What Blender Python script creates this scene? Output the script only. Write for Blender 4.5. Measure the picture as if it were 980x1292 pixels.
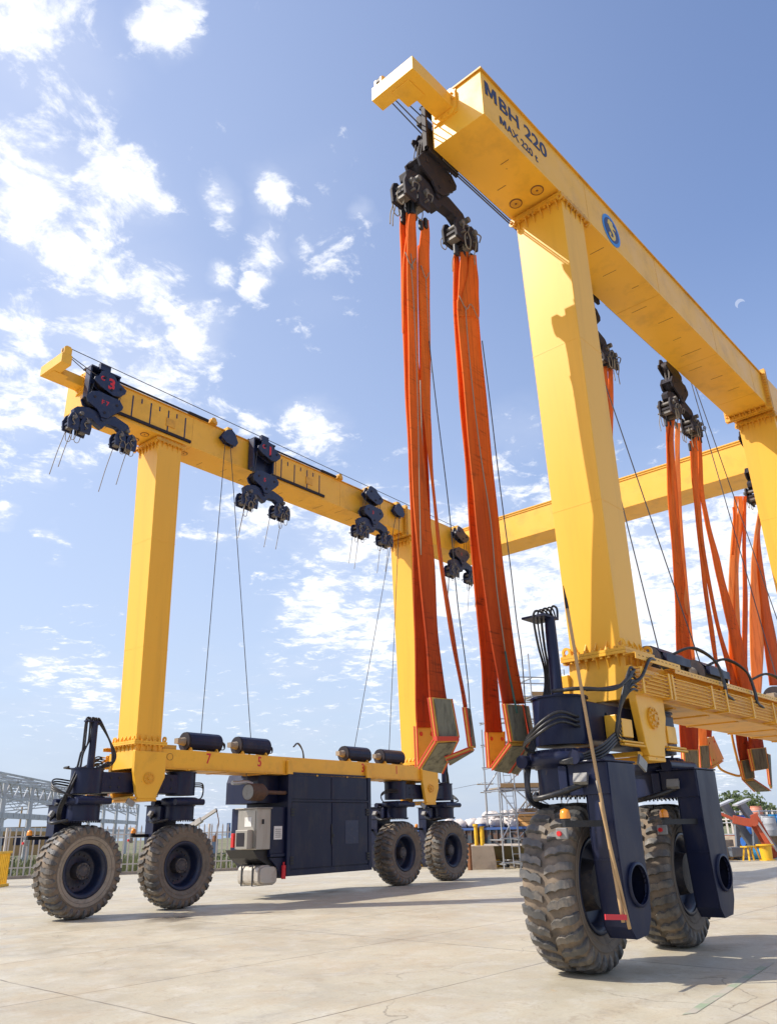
import bpy, bmesh, math, random
from math import sin, cos, pi, radians, atan, atan2, sqrt
from mathutils import Vector, Matrix
random.seed(7)
for o in list(bpy.data.objects): bpy.data.objects.remove(o, do_unlink=True)
SC = bpy.context.scene
COL = SC.collection

# ------------------------------------------------------------------ camera
CAM = Vector((-8.11135, -5.01068, 1.64))
YAW, PITCH, ROLL, FPX = radians(41.868), radians(21.887), radians(-1.431), 999.645
FW = Vector((cos(PITCH)*cos(YAW), cos(PITCH)*sin(YAW), sin(PITCH)))
_r0 = Vector((sin(YAW), -cos(YAW), 0)); _u0 = _r0.cross(FW)
RT = cos(ROLL)*_r0 + sin(ROLL)*_u0
UP = -sin(ROLL)*_r0 + cos(ROLL)*_u0
cd = bpy.data.cameras.new('camera'); cam = bpy.data.objects.new('camera', cd); COL.objects.link(cam)
m = Matrix((RT, UP, -FW)).transposed().to_4x4(); m.translation = CAM
cam.matrix_world = m
cd.sensor_fit = 'VERTICAL'; cd.sensor_height = 36.0; cd.sensor_width = 27.3
cd.lens = 36.0*FPX/1292.0; cd.clip_start = 0.1; cd.clip_end = 20000
SC.camera = cam
SC.render.resolution_x, SC.render.resolution_y = 776, 1024

# ------------------------------------------------------------------ light
SUN_TRAVEL_AZ = radians(-42)         # direction the light travels, in the ground plane
SUN_EL = radians(45)
sl = bpy.data.lights.new('sun', 'SUN'); sl.energy = 3.8; sl.angle = radians(0.53); sl.color = (1.0, 0.935, 0.82)
so = bpy.data.objects.new('sun', sl); COL.objects.link(so)
tdir = Vector((cos(SUN_TRAVEL_AZ)*cos(SUN_EL), sin(SUN_TRAVEL_AZ)*cos(SUN_EL), -sin(SUN_EL)))
so.rotation_euler = tdir.to_track_quat('-Z', 'Y').to_euler(); so.location = (-20, 20, 40)
to_sun = -tdir

def pixdir(u, v):
    return (FW*FPX + RT*(u-490) - UP*(v-646)).normalized()

W = bpy.data.worlds.new('World'); SC.world = W; W.use_nodes = True
wn, wl = W.node_tree.nodes, W.node_tree.links
wn.clear()
def WN(t, **k):
    n = wn.new(t)
    for a, b in k.items(): setattr(n, a, b)
    return n
def wmath(op, a, b=None, c=None, clamp=False):
    n = WN('ShaderNodeMath', operation=op); n.use_clamp = clamp
    for i, x in enumerate((a, b, c)):
        if x is None: continue
        if isinstance(x, (int, float)): n.inputs[i].default_value = x
        else: wl.new(x, n.inputs[i])
    return n.outputs[0]
def wvec(op, a, b):
    n = WN('ShaderNodeVectorMath', operation=op)
    for i, x in enumerate((a, b)):
        if isinstance(x, (tuple, Vector)): n.inputs[i].default_value = tuple(x)
        else: wl.new(x, n.inputs[i])
    return n
def wmix(f, a, b):
    n = WN('ShaderNodeMix', data_type='RGBA')
    for i, x in ((0, f), (6, a), (7, b)):
        if isinstance(x, (int, float)): n.inputs[i].default_value = x
        elif isinstance(x, tuple): n.inputs[i].default_value = (*x, 1) if len(x) == 3 else x
        else: wl.new(x, n.inputs[i])
    return n.outputs[2]
sky = WN('ShaderNodeTexSky', sky_type='NISHITA'); sky.sun_disc = False
sky.sun_elevation = SUN_EL; sky.sun_rotation = atan2(to_sun.x, to_sun.y)
sky.altitude = 0; sky.air_density = 1.0; sky.dust_density = 1.0; sky.ozone_density = 1.4
tc = WN('ShaderNodeTexCoord'); D = wvec('NORMALIZE', tc.outputs['Generated'], (0, 0, 0)).outputs[0]
sep = WN('ShaderNodeSeparateXYZ'); wl.new(D, sep.inputs[0])
zc = wmath('MAXIMUM', sep.outputs[2], 0.0)
zz = wmath('ADD', zc, 0.12)
cx = wmath('DIVIDE', sep.outputs[0], zz); cy = wmath('DIVIDE', sep.outputs[1], zz)
cmb = WN('ShaderNodeCombineXYZ'); wl.new(cx, cmb.inputs[0]); wl.new(cy, cmb.inputs[1])
# slight warp so that puffs get ragged edges
def wnoise(vec, scale, detail, rough, w=0.0, dist=0.0):
    n = WN('ShaderNodeTexNoise', noise_dimensions='3D'); wl.new(vec, n.inputs['Vector'])
    n.inputs['Scale'].default_value = scale; n.inputs['Detail'].default_value = detail
    n.inputs['Roughness'].default_value = rough; n.inputs['Distortion'].default_value = dist
    return n.outputs['Fac']
off = wvec('ADD', cmb.outputs[0], (3.7, 1.9, 0.4)).outputs[0]
nA = wnoise(off, 10.5, 12, 0.66, dist=0.35)
nB = wnoise(off, 2.2, 4, 0.5)
nC = wnoise(off, 34.0, 8, 0.62, dist=0.2)
# where the weather put its clouds: (direction, radius, weight)
blobs = [
    (60, 250, 170, .74), (150, 420, 180, .70), (50, 60, 130, .72), (20, 560, 100, .6), (380, 280, 120, .5), (400, 380, 90, .42), (300, 160, 60, .3), (80, 480, 150, .62), (380, 620, 120, .5), (480, 740, 170, .66), (850, 700, 190, .66), (90, 860, 110, .5), (350, 900, 140, .42),  # photograph-derived headings of the cloud banks: (u, v, radius px, strength)
    (30, 30, 85, .9), (200, 25, 50, .95), (0, 90, 40, .5),
    (40, 220, 90, .95), (130, 225, 80, .85), (70, 310, 80, .85), (190, 300, 40, .5),
    (20, 420, 70, .8), (110, 420, 55, .75), (30, 500, 80, .85), (120, 480, 90, .8), (200, 470, 70, .85), (250, 410, 62, .9),
    (270, 510, 50, .6), (150, 340, 50, .6), (345, 235, 38, .85), (270, 240, 34, .8), (330, 300, 42, .9), (268, 328, 26, .95), (320, 350, 30, .85),
    (385, 295, 28, .85), (410, 320, 30, .85), (460, 258, 24, .95), (232, 180, 16, .7), (193, 165, 16, .7), (275, 447, 22, .8),
    (400, 540, 50, .95), (330, 540, 38, .65), (60, 600, 36, .85), (100, 580, 36, .7), (5, 663, 22, .9), (72, 692, 22, .9), (55, 717, 18, .6),
    (330, 640, 80, .75), (440, 680, 90, .8), (400, 760, 70, .95), (470, 790, 70, .9), (560, 720, 110, .95), (270, 670, 50, .6),
    (640, 600, 60, .7), (670, 560, 60, .6), (660, 760, 110, .95), (800, 740, 130, .95), (900, 700, 120, .95), (720, 660, 80, .9),
    (860, 800, 90, .9), (960, 760, 80, .8), (50, 850, 42, .8), (120, 870, 52, .7), (220, 900, 40, .5), (370, 825, 40, .5), (480, 890, 60, .6), (250, 1015, 60, .5), (860, 985, 110, .6),
    (590, 870, 60, .5), (700, 860, 80, .7), (780, 540, 40, .35), (840, 600, 60, .6), (930, 560, 30, .2), (510, 330, 0, 0)]
wc = WN('ShaderNodeTexNoise'); wl.new(off, wc.inputs['Vector']); wc.inputs['Scale'].default_value = 3.2; wc.inputs['Detail'].default_value = 5; wc.inputs['Roughness'].default_value = .6
wcc = wvec('SUBTRACT', wc.outputs['Color'], (.5, .5, .5)).outputs[0]
wsc = WN('ShaderNodeVectorMath', operation='SCALE'); wl.new(wcc, wsc.inputs[0]); wsc.inputs['Scale'].default_value = .12
Dw = wvec('ADD', D, wsc.outputs[0]).outputs[0]
cov = None
for (u, v, rp, st) in blobs:
    if rp == 0: continue
    d = pixdir(u, v); a = rp/ FPX * (FW.dot(d))
    dist = wvec('DISTANCE', Dw, tuple(d)).outputs['Value']
    mr = WN('ShaderNodeMapRange', interpolation_type='SMOOTHSTEP')
    wl.new(dist, mr.inputs[0]); mr.inputs[1].default_value = 0.0; mr.inputs[2].default_value = a*1.8
    mr.inputs[3].default_value = st; mr.inputs[4].default_value = 0.0
    cov = mr.outputs[0] if cov is None else wmath('MAXIMUM', cov, mr.outputs[0])
# clouds elsewhere in the sky (behind the camera): broken cumulus from the large noise
facing = wvec('DOT_PRODUCT', D, tuple(FW)).outputs['Value']
els = wmath('MULTIPLY', wmath('LESS_THAN', facing, 0.62), wmath('MULTIPLY', nB, 0.9))
cov = wmath('MAXIMUM', cov, els)
t1 = wmath('ADD', wmath('MULTIPLY', cov, 0.54), wmath('ADD', wmath('MULTIPLY', wmath('SUBTRACT', nA, 0.5), 1.25), 0.5))
t1 = wmath('ADD', t1, wmath('MULTIPLY', nC, 0.26))
dens = WN('ShaderNodeMapRange', interpolation_type='SMOOTHSTEP'); wl.new(t1, dens.inputs[0])
dens.inputs[1].default_value = 0.90; dens.inputs[2].default_value = 1.13; dens.inputs[3].default_value = 0; dens.inputs[4].default_value = 0.95
# thin veil over the lower sky
veil = WN('ShaderNodeMapRange'); wl.new(zc, veil.inputs[0]); veil.inputs[1].default_value = 0.0; veil.inputs[2].default_value = 0.62
veil.inputs[3].default_value = 1.05; veil.inputs[4].default_value = 0.0
skc = WN('ShaderNodeMix', data_type='RGBA', blend_type='MULTIPLY'); skc.inputs[0].default_value = 1
wl.new(sky.outputs[0], skc.inputs[6]); skc.inputs[7].default_value = (1.72, 1.66, 1.80, 1)
base = wmix(wmath('MULTIPLY', wmath('POWER', veil.outputs[0], 1.35), wmath('ADD', 0.72, wmath('MULTIPLY', nB, 0.35)), clamp=True), skc.outputs[2], (4.15, 4.9, 6.1))
cshade = wmix(wmath('MULTIPLY', wmath('SUBTRACT', nC, 0.35), 2.2, clamp=True), (7.6, 7.9, 8.6), (9.6, 9.6, 9.6))
lf = WN('ShaderNodeMapRange', interpolation_type='SMOOTHSTEP'); wl.new(wvec('DISTANCE', D, tuple(pixdir(-60, 420))).outputs['Value'], lf.inputs[0])
lf.inputs[1].default_value = 0.1; lf.inputs[2].default_value = 1.0; lf.inputs[3].default_value = 0.42; lf.inputs[4].default_value = 0.0
base = wmix(lf.outputs[0], base, (4.8, 5.55, 7.0))
hz = WN('ShaderNodeMapRange', interpolation_type='SMOOTHSTEP'); wl.new(wmath('ADD', cov, wmath('MULTIPLY', wmath('SUBTRACT', nB, 0.5), 0.9)), hz.inputs[0])
hz.inputs[1].default_value = 0.25; hz.inputs[2].default_value = 1.05; hz.inputs[3].default_value = 0; hz.inputs[4].default_value = 0.36
base = wmix(hz.outputs[0], base, (6.9, 7.3, 8.4))
skyc = wmix(dens.outputs[0], base, cshade)
# day moon, a thin pale crescent
md = pixdir(933, 383); md2 = pixdir(936.2, 386)
m1 = wmath('LESS_THAN', wvec('DISTANCE', D, tuple(md)).outputs['Value'], 5.2/FPX)
m2 = wmath('GREATER_THAN', wvec('DISTANCE', D, tuple(md2)).outputs['Value'], 5.0/FPX)
skyc = wmix(wmath('MULTIPLY', wmath('MULTIPLY', m1, m2), 0.30), skyc, (8, 8.3, 9))
bg = WN('ShaderNodeBackground'); bg.inputs[1].default_value = 0.1
wl.new(skyc, bg.inputs[0]); wo = WN('ShaderNodeOutputWorld'); wl.new(bg.outputs[0], wo.inputs[0])
try: W.cycles.sampling_method = 'MANUAL'; W.cycles.sample_map_resolution = 512
except Exception: pass
SC.view_settings.view_transform = 'Standard'; SC.view_settings.look = 'None'
SC.view_settings.gamma = 1; SC.view_settings.exposure = 0.42; SC.view_settings.use_curve_mapping = False

# ------------------------------------------------------------------ materials
def mat(name, col, rough=0.5, metal=0.0, var=0.0, vscale=3.0, dirt=None, dirt_amt=0.0, dirt_scale=2.0, dirt_thr=(0.5, 0.7), stretch=(1, 1, 1),
        bump=0.0, bscale=30.0, coat=0.0, transl=0.0, spec=0.5, rvar=0.0, specks=None):
    M = bpy.data.materials.new(name); M.use_nodes = True
    n, l = M.node_tree.nodes, M.node_tree.links
    b = n['Principled BSDF']; out = n['Material Output']
    b.inputs['Roughness'].default_value = rough; b.inputs['Metallic'].default_value = metal
    b.inputs['Coat Weight'].default_value = coat; b.inputs['Specular IOR Level'].default_value = spec
    tcn = n.new('ShaderNodeTexCoord'); mp = n.new('ShaderNodeMapping'); mp.inputs['Scale'].default_value = stretch
    l.new(tcn.outputs['Object'], mp.inputs[0])
    def noise(s, det=5, r=0.55):
        x = n.new('ShaderNodeTexNoise'); x.inputs['Scale'].default_value = s; x.inputs['Detail'].default_value = det
        x.inputs['Roughness'].default_value = r; l.new(mp.outputs[0], x.inputs['Vector']); return x.outputs['Fac']
    def mixc(f, a, c, bt='MIX'):
        x = n.new('ShaderNodeMix'); x.data_type = 'RGBA'; x.blend_type = bt
        for i, q in ((0, f), (6, a), (7, c)):
            if isinstance(q, (int, float)): x.inputs[i].default_value = q
            elif isinstance(q, tuple): x.inputs[i].default_value = (*q, 1)
            else: l.new(q, x.inputs[i])
        return x.outputs[2]
    c = tuple(col)
    if var:
        c = mixc(noise(vscale), tuple(x*(1-var) for x in col), tuple(min(1, x*(1+var)) for x in col))
    if dirt is not None:
        r = n.new('ShaderNodeMapRange'); l.new(noise(dirt_scale, 8, 0.65), r.inputs[0])
        r.inputs[1].default_value, r.inputs[2].default_value = dirt_thr
        r.inputs[3].default_value = 0; r.inputs[4].default_value = dirt_amt
        c = mixc(r.outputs[0], c, tuple(dirt))
    if specks:
        r = n.new('ShaderNodeMapRange'); l.new(noise(specks[0], 3, 0.7), r.inputs[0]); r.inputs[1].default_value = specks[1]; r.inputs[2].default_value = specks[1]+.03
        r.inputs[3].default_value = 0; r.inputs[4].default_value = specks[2]; c = mixc(r.outputs[0], c, tuple(specks[3]))
    if isinstance(c, tuple): b.inputs['Base Color'].default_value = (*c, 1)
    else: l.new(c, b.inputs['Base Color'])
    if rvar:
        r = n.new('ShaderNodeMapRange'); l.new(noise(vscale*2.3), r.inputs[0]); r.inputs[1].default_value = .3; r.inputs[2].default_value = .7
        r.inputs[3].default_value = max(0, rough-rvar); r.inputs[4].default_value = min(1, rough+rvar); l.new(r.outputs[0], b.inputs['Roughness'])
    if bump:
        bn = n.new('ShaderNodeBump'); bn.inputs['Strength'].default_value = bump; bn.inputs['Distance'].default_value = 0.02
        l.new(noise(bscale, 6), bn.inputs['Height']); l.new(bn.outputs[0], b.inputs['Normal'])
    if transl:
        tr = n.new('ShaderNodeBsdfTranslucent')
        if isinstance(c, tuple): tr.inputs[0].default_value = (*c, 1)
        else: l.new(c, tr.inputs[0])
        ms = n.new('ShaderNodeMixShader'); ms.inputs[0].default_value = transl
        l.new(b.outputs[0], ms.inputs[1]); l.new(tr.outputs[0], ms.inputs[2]); l.new(ms.outputs[0], out.inputs[0])
    return M
def sling_material(name, col, deep, transl):
    Mt = bpy.data.materials.new(name); Mt.use_nodes = True
    n, l = Mt.node_tree.nodes, Mt.node_tree.links; b = n['Principled BSDF']; b.inputs['Roughness'].default_value = .8; b.inputs['Specular IOR Level'].default_value = .25
    geo = n.new('ShaderNodeNewGeometry'); P = geo.outputs['Position']
    def mp(sc, loc=(0, 0, 0)):
        m_ = n.new('ShaderNodeMapping'); m_.inputs['Scale'].default_value = sc; m_.inputs['Location'].default_value = loc; l.new(P, m_.inputs[0]); return m_.outputs[0]
    def N(v, s_, d=6, r=.6):
        x = n.new('ShaderNodeTexNoise'); x.inputs['Scale'].default_value = s_; x.inputs['Detail'].default_value = d; x.inputs['Roughness'].default_value = r; l.new(v, x.inputs['Vector']); return x.outputs['Fac']
    def mr(v, a, b2, c=0., d=1.):
        x = n.new('ShaderNodeMapRange'); l.new(v, x.inputs[0]); x.inputs[1].default_value = a; x.inputs[2].default_value = b2; x.inputs[3].default_value = c; x.inputs[4].default_value = d; return x.outputs[0]
    def mth(op, a, c):
        x = n.new('ShaderNodeMath'); x.operation = op; x.use_clamp = True
        for i, q in enumerate((a, c)):
            if isinstance(q, (int, float)): x.inputs[i].default_value = q
            else: l.new(q, x.inputs[i])
        return x.outputs[0]
    def mix(f, a, c):
        x = n.new('ShaderNodeMix'); x.data_type = 'RGBA'
        for i, q in ((0, f), (6, a), (7, c)):
            if isinstance(q, (int, float)): x.inputs[i].default_value = q
            elif isinstance(q, tuple): x.inputs[i].default_value = (*q, 1)
            else: l.new(q, x.inputs[i])
        return x.outputs[2]
    sp = n.new('ShaderNodeSeparateXYZ'); l.new(P, sp.inputs[0])
    low = mr(sp.outputs[2], 8.5, 3.2, 0, 1)                       # webbing that has been dragged and soaked: stained more towards the feet
    c = mix(mth('ADD', mth('MULTIPLY', low, .75), mth('MULTIPLY', mr(N(mp((1, 1, .3)), 2.0), .35, .7), .35)), col, deep)
    c = mix(mr(N(mp((9, 9, .25)), 2.2, 5), .50, .72, 0, .42), c, (.20, .03, .008))       # lengthwise wear
    bands = mth('MULTIPLY', mr(N(mp((1.0, 1.0, 9.0)), 2.0, 5, .7), .55, .66), mr(N(mp((1.5, 1.5, .8), (4, 2, 7)), 1.5, 4), .45, .6))
    c = mix(mth('MULTIPLY', bands, mth('ADD', .35, mth('MULTIPLY', low, .45))), c, (.07, .014, .006))    # cross rub marks
    c = mix(mth('MULTIPLY', mr(N(mp((4, 4, .7), (9, 1, 2)), 1.7, 8, .7), .54, .74), mth('ADD', .12, mth('MULTIPLY', low, .6))), c, (.06, .018, .010))
    l.new(c, b.inputs['Base Color'])
    wv = n.new('ShaderNodeTexWave'); wv.bands_direction = 'Z'; wv.inputs['Scale'].default_value = 22; wv.inputs['Distortion'].default_value = 1.5; l.new(P, wv.inputs['Vector'])
    bn = n.new('ShaderNodeBump'); bn.inputs['Strength'].default_value = .35; bn.inputs['Distance'].default_value = .01
    h = mth('ADD', mth('MULTIPLY', wv.outputs['Fac'], .3), N(mp((10, 10, 1.2)), 6, 5)); l.new(h, bn.inputs['Height']); l.new(bn.outputs[0], b.inputs['Normal'])
    tr = n.new('ShaderNodeBsdfTranslucent'); l.new(c, tr.inputs[0]); ms = n.new('ShaderNodeMixShader'); ms.inputs[0].default_value = transl
    l.new(b.outputs[0], ms.inputs[1]); l.new(tr.outputs[0], ms.inputs[2]); l.new(ms.outputs[0], n['Material Output'].inputs[0])
    return Mt
M = {}
M['yellow'] = mat('yellow_paint', (0.88, 0.46, 0.040), 0.40, var=0.06, vscale=0.9, dirt=(0.36, 0.17, 0.03), dirt_amt=0.42, dirt_scale=1.7, dirt_thr=(0.50, 0.78), bump=0.05, bscale=3, coat=0.05, spec=.42, rvar=.08, specks=(9, .705, .55, (.25, .10, .03)))
M['yellow_leg'] = mat('yellow_leg_paint', (0.88, 0.46, 0.042), 0.40, var=0.05, vscale=0.8, dirt=(0.50, 0.24, 0.03), dirt_amt=0.30, dirt_scale=2.4, dirt_thr=(0.52, 0.80), stretch=(1.6, 1.6, .10), bump=0.03, bscale=3, spec=.42, specks=(12, .715, .5, (.30, .12, .03)))
M['yellow_dirty'] = mat('yellow_paint_grimy', (0.76, 0.37, 0.025), 0.45, var=0.1, vscale=1.5, dirt=(0.22, 0.11, 0.04), dirt_amt=0.6, dirt_scale=2.2, dirt_thr=(0.48, 0.72), bump=0.05, bscale=8)
M['rustdark'] = mat('scorched_steel', (0.085, 0.045, 0.028), 0.75, var=0.4, vscale=8, dirt=(.2,.09,.04), dirt_amt=.5, dirt_scale=6)
M['rust'] = mat('rusty_steel', (0.20, 0.08, 0.03), 0.8, var=0.4, vscale=8)
M['navy'] = mat('navy_paint', (0.0080, 0.0125, 0.042), 0.40, var=0.25, vscale=1.2, dirt=(0.075, 0.062, 0.05), dirt_amt=0.4, dirt_scale=3.5, dirt_thr=(0.50, 0.8), spec=.32, rvar=.1, specks=(16, .70, .5, (.13, .09, .06)), stretch=(1, 1, .35))
M['navy_hook'] = mat('navy_hook_paint', (0.010, 0.018, 0.060), 0.40, var=0.25, vscale=5, dirt=(0.10, 0.09, 0.08), dirt_amt=0.3, dirt_scale=9)
M['dark_hook'] = mat('weathered_dark_steel', (0.026, 0.023, 0.030), 0.62, var=0.3, vscale=4, dirt=(0.10, 0.06, 0.04), dirt_amt=0.4, dirt_scale=5, dirt_thr=(0.5, 0.75), spec=.25)
M['black'] = mat('black_rubber', (0.014, 0.014, 0.016), 0.5, bump=0.1, bscale=60)
M['hose'] = mat('hose_rubber', (0.016, 0.016, 0.018), 0.4, dirt=(0.13, 0.11, 0.09), dirt_amt=.4, dirt_scale=14)
M['steel'] = mat('galvanised_steel', (0.42, 0.43, 0.44), 0.45, 0.6, var=0.15, vscale=12)
M['stainless'] = mat('stainless_cabinet', (0.40, 0.37, 0.32), 0.42, 0.55, var=0.12, vscale=2, stretch=(1, 1, .2), dirt=(0.2, 0.15, 0.1), dirt_amt=.4, dirt_scale=3)
M['tank'] = mat('tank_aluminium', (0.50, 0.46, 0.40), 0.45, 0.35, var=0.12, vscale=4, dirt=(0.25, 0.18, 0.12), dirt_amt=.5, dirt_scale=4)
M['pinsteel'] = mat('worn_pin_steel', (0.17, 0.155, 0.14), 0.6, 0.35, var=0.3, vscale=14, dirt=(.06, .045, .035), dirt_amt=.7, dirt_scale=12)
M['rope'] = mat('wire_rope', (0.085, 0.08, 0.08), 0.5, 0.4)
M['cord'] = mat('fibre_cord', (0.30, 0.25, 0.18), 0.9)
M['greencord'] = mat('green_cord', (0.04, 0.11, 0.09), 0.9)
M['sling'] = sling_material('orange_webbing', (0.98, 0.20, 0.020), (0.40, 0.036, 0.007), 0.20)
M['sling_pale'] = mat('orange_webbing_backlit', (0.98, 0.40, 0.12), 0.75, var=0.15, vscale=1.6, dirt=(0.45, 0.10, 0.02), dirt_amt=0.6, dirt_scale=4, stretch=(1.6, 1.6, .3), bump=0.2, bscale=90, transl=0.45)  # base colour lightened to stand in for sun coming through the straps from behind
M['pad'] = mat('ochre_pad', (0.66, 0.36, 0.055), 0.7, var=0.1, vscale=4, dirt=(0.25, 0.13, 0.04), dirt_amt=0.4, dirt_scale=6)
M['felt'] = mat('grey_felt', (0.20, 0.185, 0.13), 0.95, var=0.25, vscale=5, dirt=(0.03, 0.028, 0.022), dirt_amt=0.9, dirt_scale=5, dirt_thr=(.45, .7), stretch=(2, 2, .6), bump=.3, bscale=50)
M['redtrim'] = mat('red_webbing', (0.55, 0.05, 0.02), 0.7)
M['redpaint'] = mat('red_paint', (0.62, 0.02, 0.03), 0.5)
M['maroon'] = mat('dark_red_paint', (0.22, 0.015, 0.06), 0.5)
M['navytext'] = mat('navy_lettering', (0.012, 0.02, 0.07), 0.45)
M['tyre'] = mat('tyre_rubber', (0.085, 0.07, 0.055), 0.8, var=0.2, vscale=6, dirt=(0.25, 0.185, 0.125), dirt_amt=0.9, dirt_scale=3.0, dirt_thr=(0.34, 0.62), bump=0.2, bscale=25)
M['tread'] = mat('tread_rubber', (0.085, 0.082, 0.078), 0.58, var=0.25, vscale=8, dirt=(0.25, 0.20, 0.145), dirt_amt=0.75, dirt_scale=4.0, dirt_thr=(0.46, 0.66), bump=0.15, bscale=40, rvar=.12)
M['sidewall'] = mat('dusty_sidewall', (0.18, 0.145, 0.11), 0.85, var=0.3, vscale=4, dirt=(0.05, 0.043, 0.038), dirt_amt=0.6, dirt_scale=5, dirt_thr=(.5, .72), bump=0.2, bscale=30)
M['palering'] = mat('pale_dusty_ring', (0.30, 0.25, 0.19), 0.9, var=0.2, vscale=6, dirt=(0.10, 0.08, 0.06), dirt_amt=.6, dirt_scale=9)
M['rim'] = mat('rim_navy', (0.012, 0.018, 0.045), 0.4, dirt=(0.14, 0.10, 0.07), dirt_amt=.5, dirt_scale=6, dirt_thr=(.55, .8))
M['hub'] = mat('hub_dusty', (0.05, 0.045, 0.05), 0.6, dirt=(0.2, 0.15, 0.1), dirt_amt=.6, dirt_scale=9)
M['beacon'] = mat('amber_beacon', (0.90, 0.30, 0.01), 0.25, coat=.5)
M['white'] = mat('white_plastic', (0.75, 0.74, 0.70), 0.6, dirt=(.4, .35, .3), dirt_amt=.3, dirt_scale=6)
M['glassgrey'] = mat('grey_lens', (0.26, 0.25, 0.23), 0.35, dirt=(.12, .1, .08), dirt_amt=.6, dirt_scale=12)
M['logo_blue'] = mat('logo_blue', (0.02, 0.22, 0.62), 0.4)
M['logo_navy'] = mat('logo_navy', (0.01, 0.025, 0.12), 0.4)
M['logo_yellow'] = mat('logo_yellow', (0.75, 0.48, 0.05), 0.4)
M['wood'] = mat('raw_wood', (0.42, 0.27, 0.13), 0.8, var=0.25, vscale=5, stretch=(1, 1, .3))
M['greywood'] = mat('weathered_wood', (0.30, 0.25, 0.19), 0.85, var=0.3, vscale=3)
M['fencewhite'] = mat('fence_off_white', (0.50, 0.45, 0.40), 0.7, var=.15, vscale=3)
M['frame'] = mat('grey_frame_steel', (0.50, 0.51, 0.52), 0.55, 0.2, var=.2, vscale=.5, dirt=(.22, .17, .11), dirt_amt=.5, dirt_scale=.6)
M['tanwall'] = mat('tan_cladding', (0.42, 0.26, 0.11), 0.8, var=.1, vscale=1)
M['bluegrey'] = mat('blue_grey_sheet', (0.20, 0.26, 0.36), 0.6, var=.1)
M['hull'] = mat('painted_hull', (0.035, 0.06, 0.085), 0.6, var=0.4, vscale=2, dirt=(0.12, 0.055, 0.025), dirt_amt=0.9, dirt_scale=2.4, dirt_thr=(0.45, .6))
M['hullmud'] = mat('mossy_hull', (0.14, 0.12, 0.06), 0.8, var=0.4, vscale=1.5, dirt=(0.16, 0.06, 0.02), dirt_amt=0.8, dirt_scale=2.2)
M['deckblue'] = mat('blue_deck_edge', (0.03, 0.08, 0.25), 0.5)
M['bag'] = mat('white_sack', (0.62, 0.57, 0.54), 0.9, var=.1, vscale=6, dirt=(.35, .15, .10), dirt_amt=.4, dirt_scale=5, dirt_thr=(.55, .75), bump=.6, bscale=6)
M['board'] = mat('orange_board', (0.58, 0.30, 0.09), 0.7, var=.2, vscale=3)
M['concreteblock'] = mat('concrete_block', (0.36, 0.29, 0.22), 0.9, var=.2, vscale=3, dirt=(.14, .11, .09), dirt_amt=.7, dirt_scale=2, bump=.3, bscale=20)
M['bluebarrel'] = mat('blue_plastic', (0.02, 0.12, 0.42), 0.45, var=.1)
M['lightbluebarrel'] = mat('light_blue_plastic', (0.02, 0.22, 0.45), 0.45, var=.1)
M['salmon'] = mat('salmon_plastic', (0.62, 0.24, 0.15), 0.5, var=.1)
M['greybarrel'] = mat('grey_plastic', (0.35, 0.36, 0.38), 0.5)
M['trestle'] = mat('grey_trestle', (0.17, 0.19, 0.22), 0.5, .2, dirt=(.4, .38, .35), dirt_amt=.4, dirt_scale=2)
M['redoxide'] = mat('red_oxide_paint', (0.42, 0.075, 0.03), 0.55, var=.2, dirt=(.15, .05, .03), dirt_amt=.5, dirt_scale=3)
M['brightyellow'] = mat('bright_yellow_paint', (0.80, 0.47, 0.02), 0.5, dirt=(.3, .14, .03), dirt_amt=.5, dirt_scale=3)
M['bark'] = mat('bark', (0.09, 0.065, 0.045), 0.9, var=.2)
def leafmat(name, col):
    return mat(name, col, 0.6, var=0.45, vscale=0.6, transl=0.3)
M['leaf'] = leafmat('tree_foliage', (0.085, 0.115, 0.035))
M['grass'] = leafmat('grass_blades', (0.16, 0.17, 0.07))
M['pole_dark'] = mat('dark_iron', (.05, .05, .05), .5, .5)
M['redlens'] = mat('red_lens', (.6, .02, .02), .3)

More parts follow.
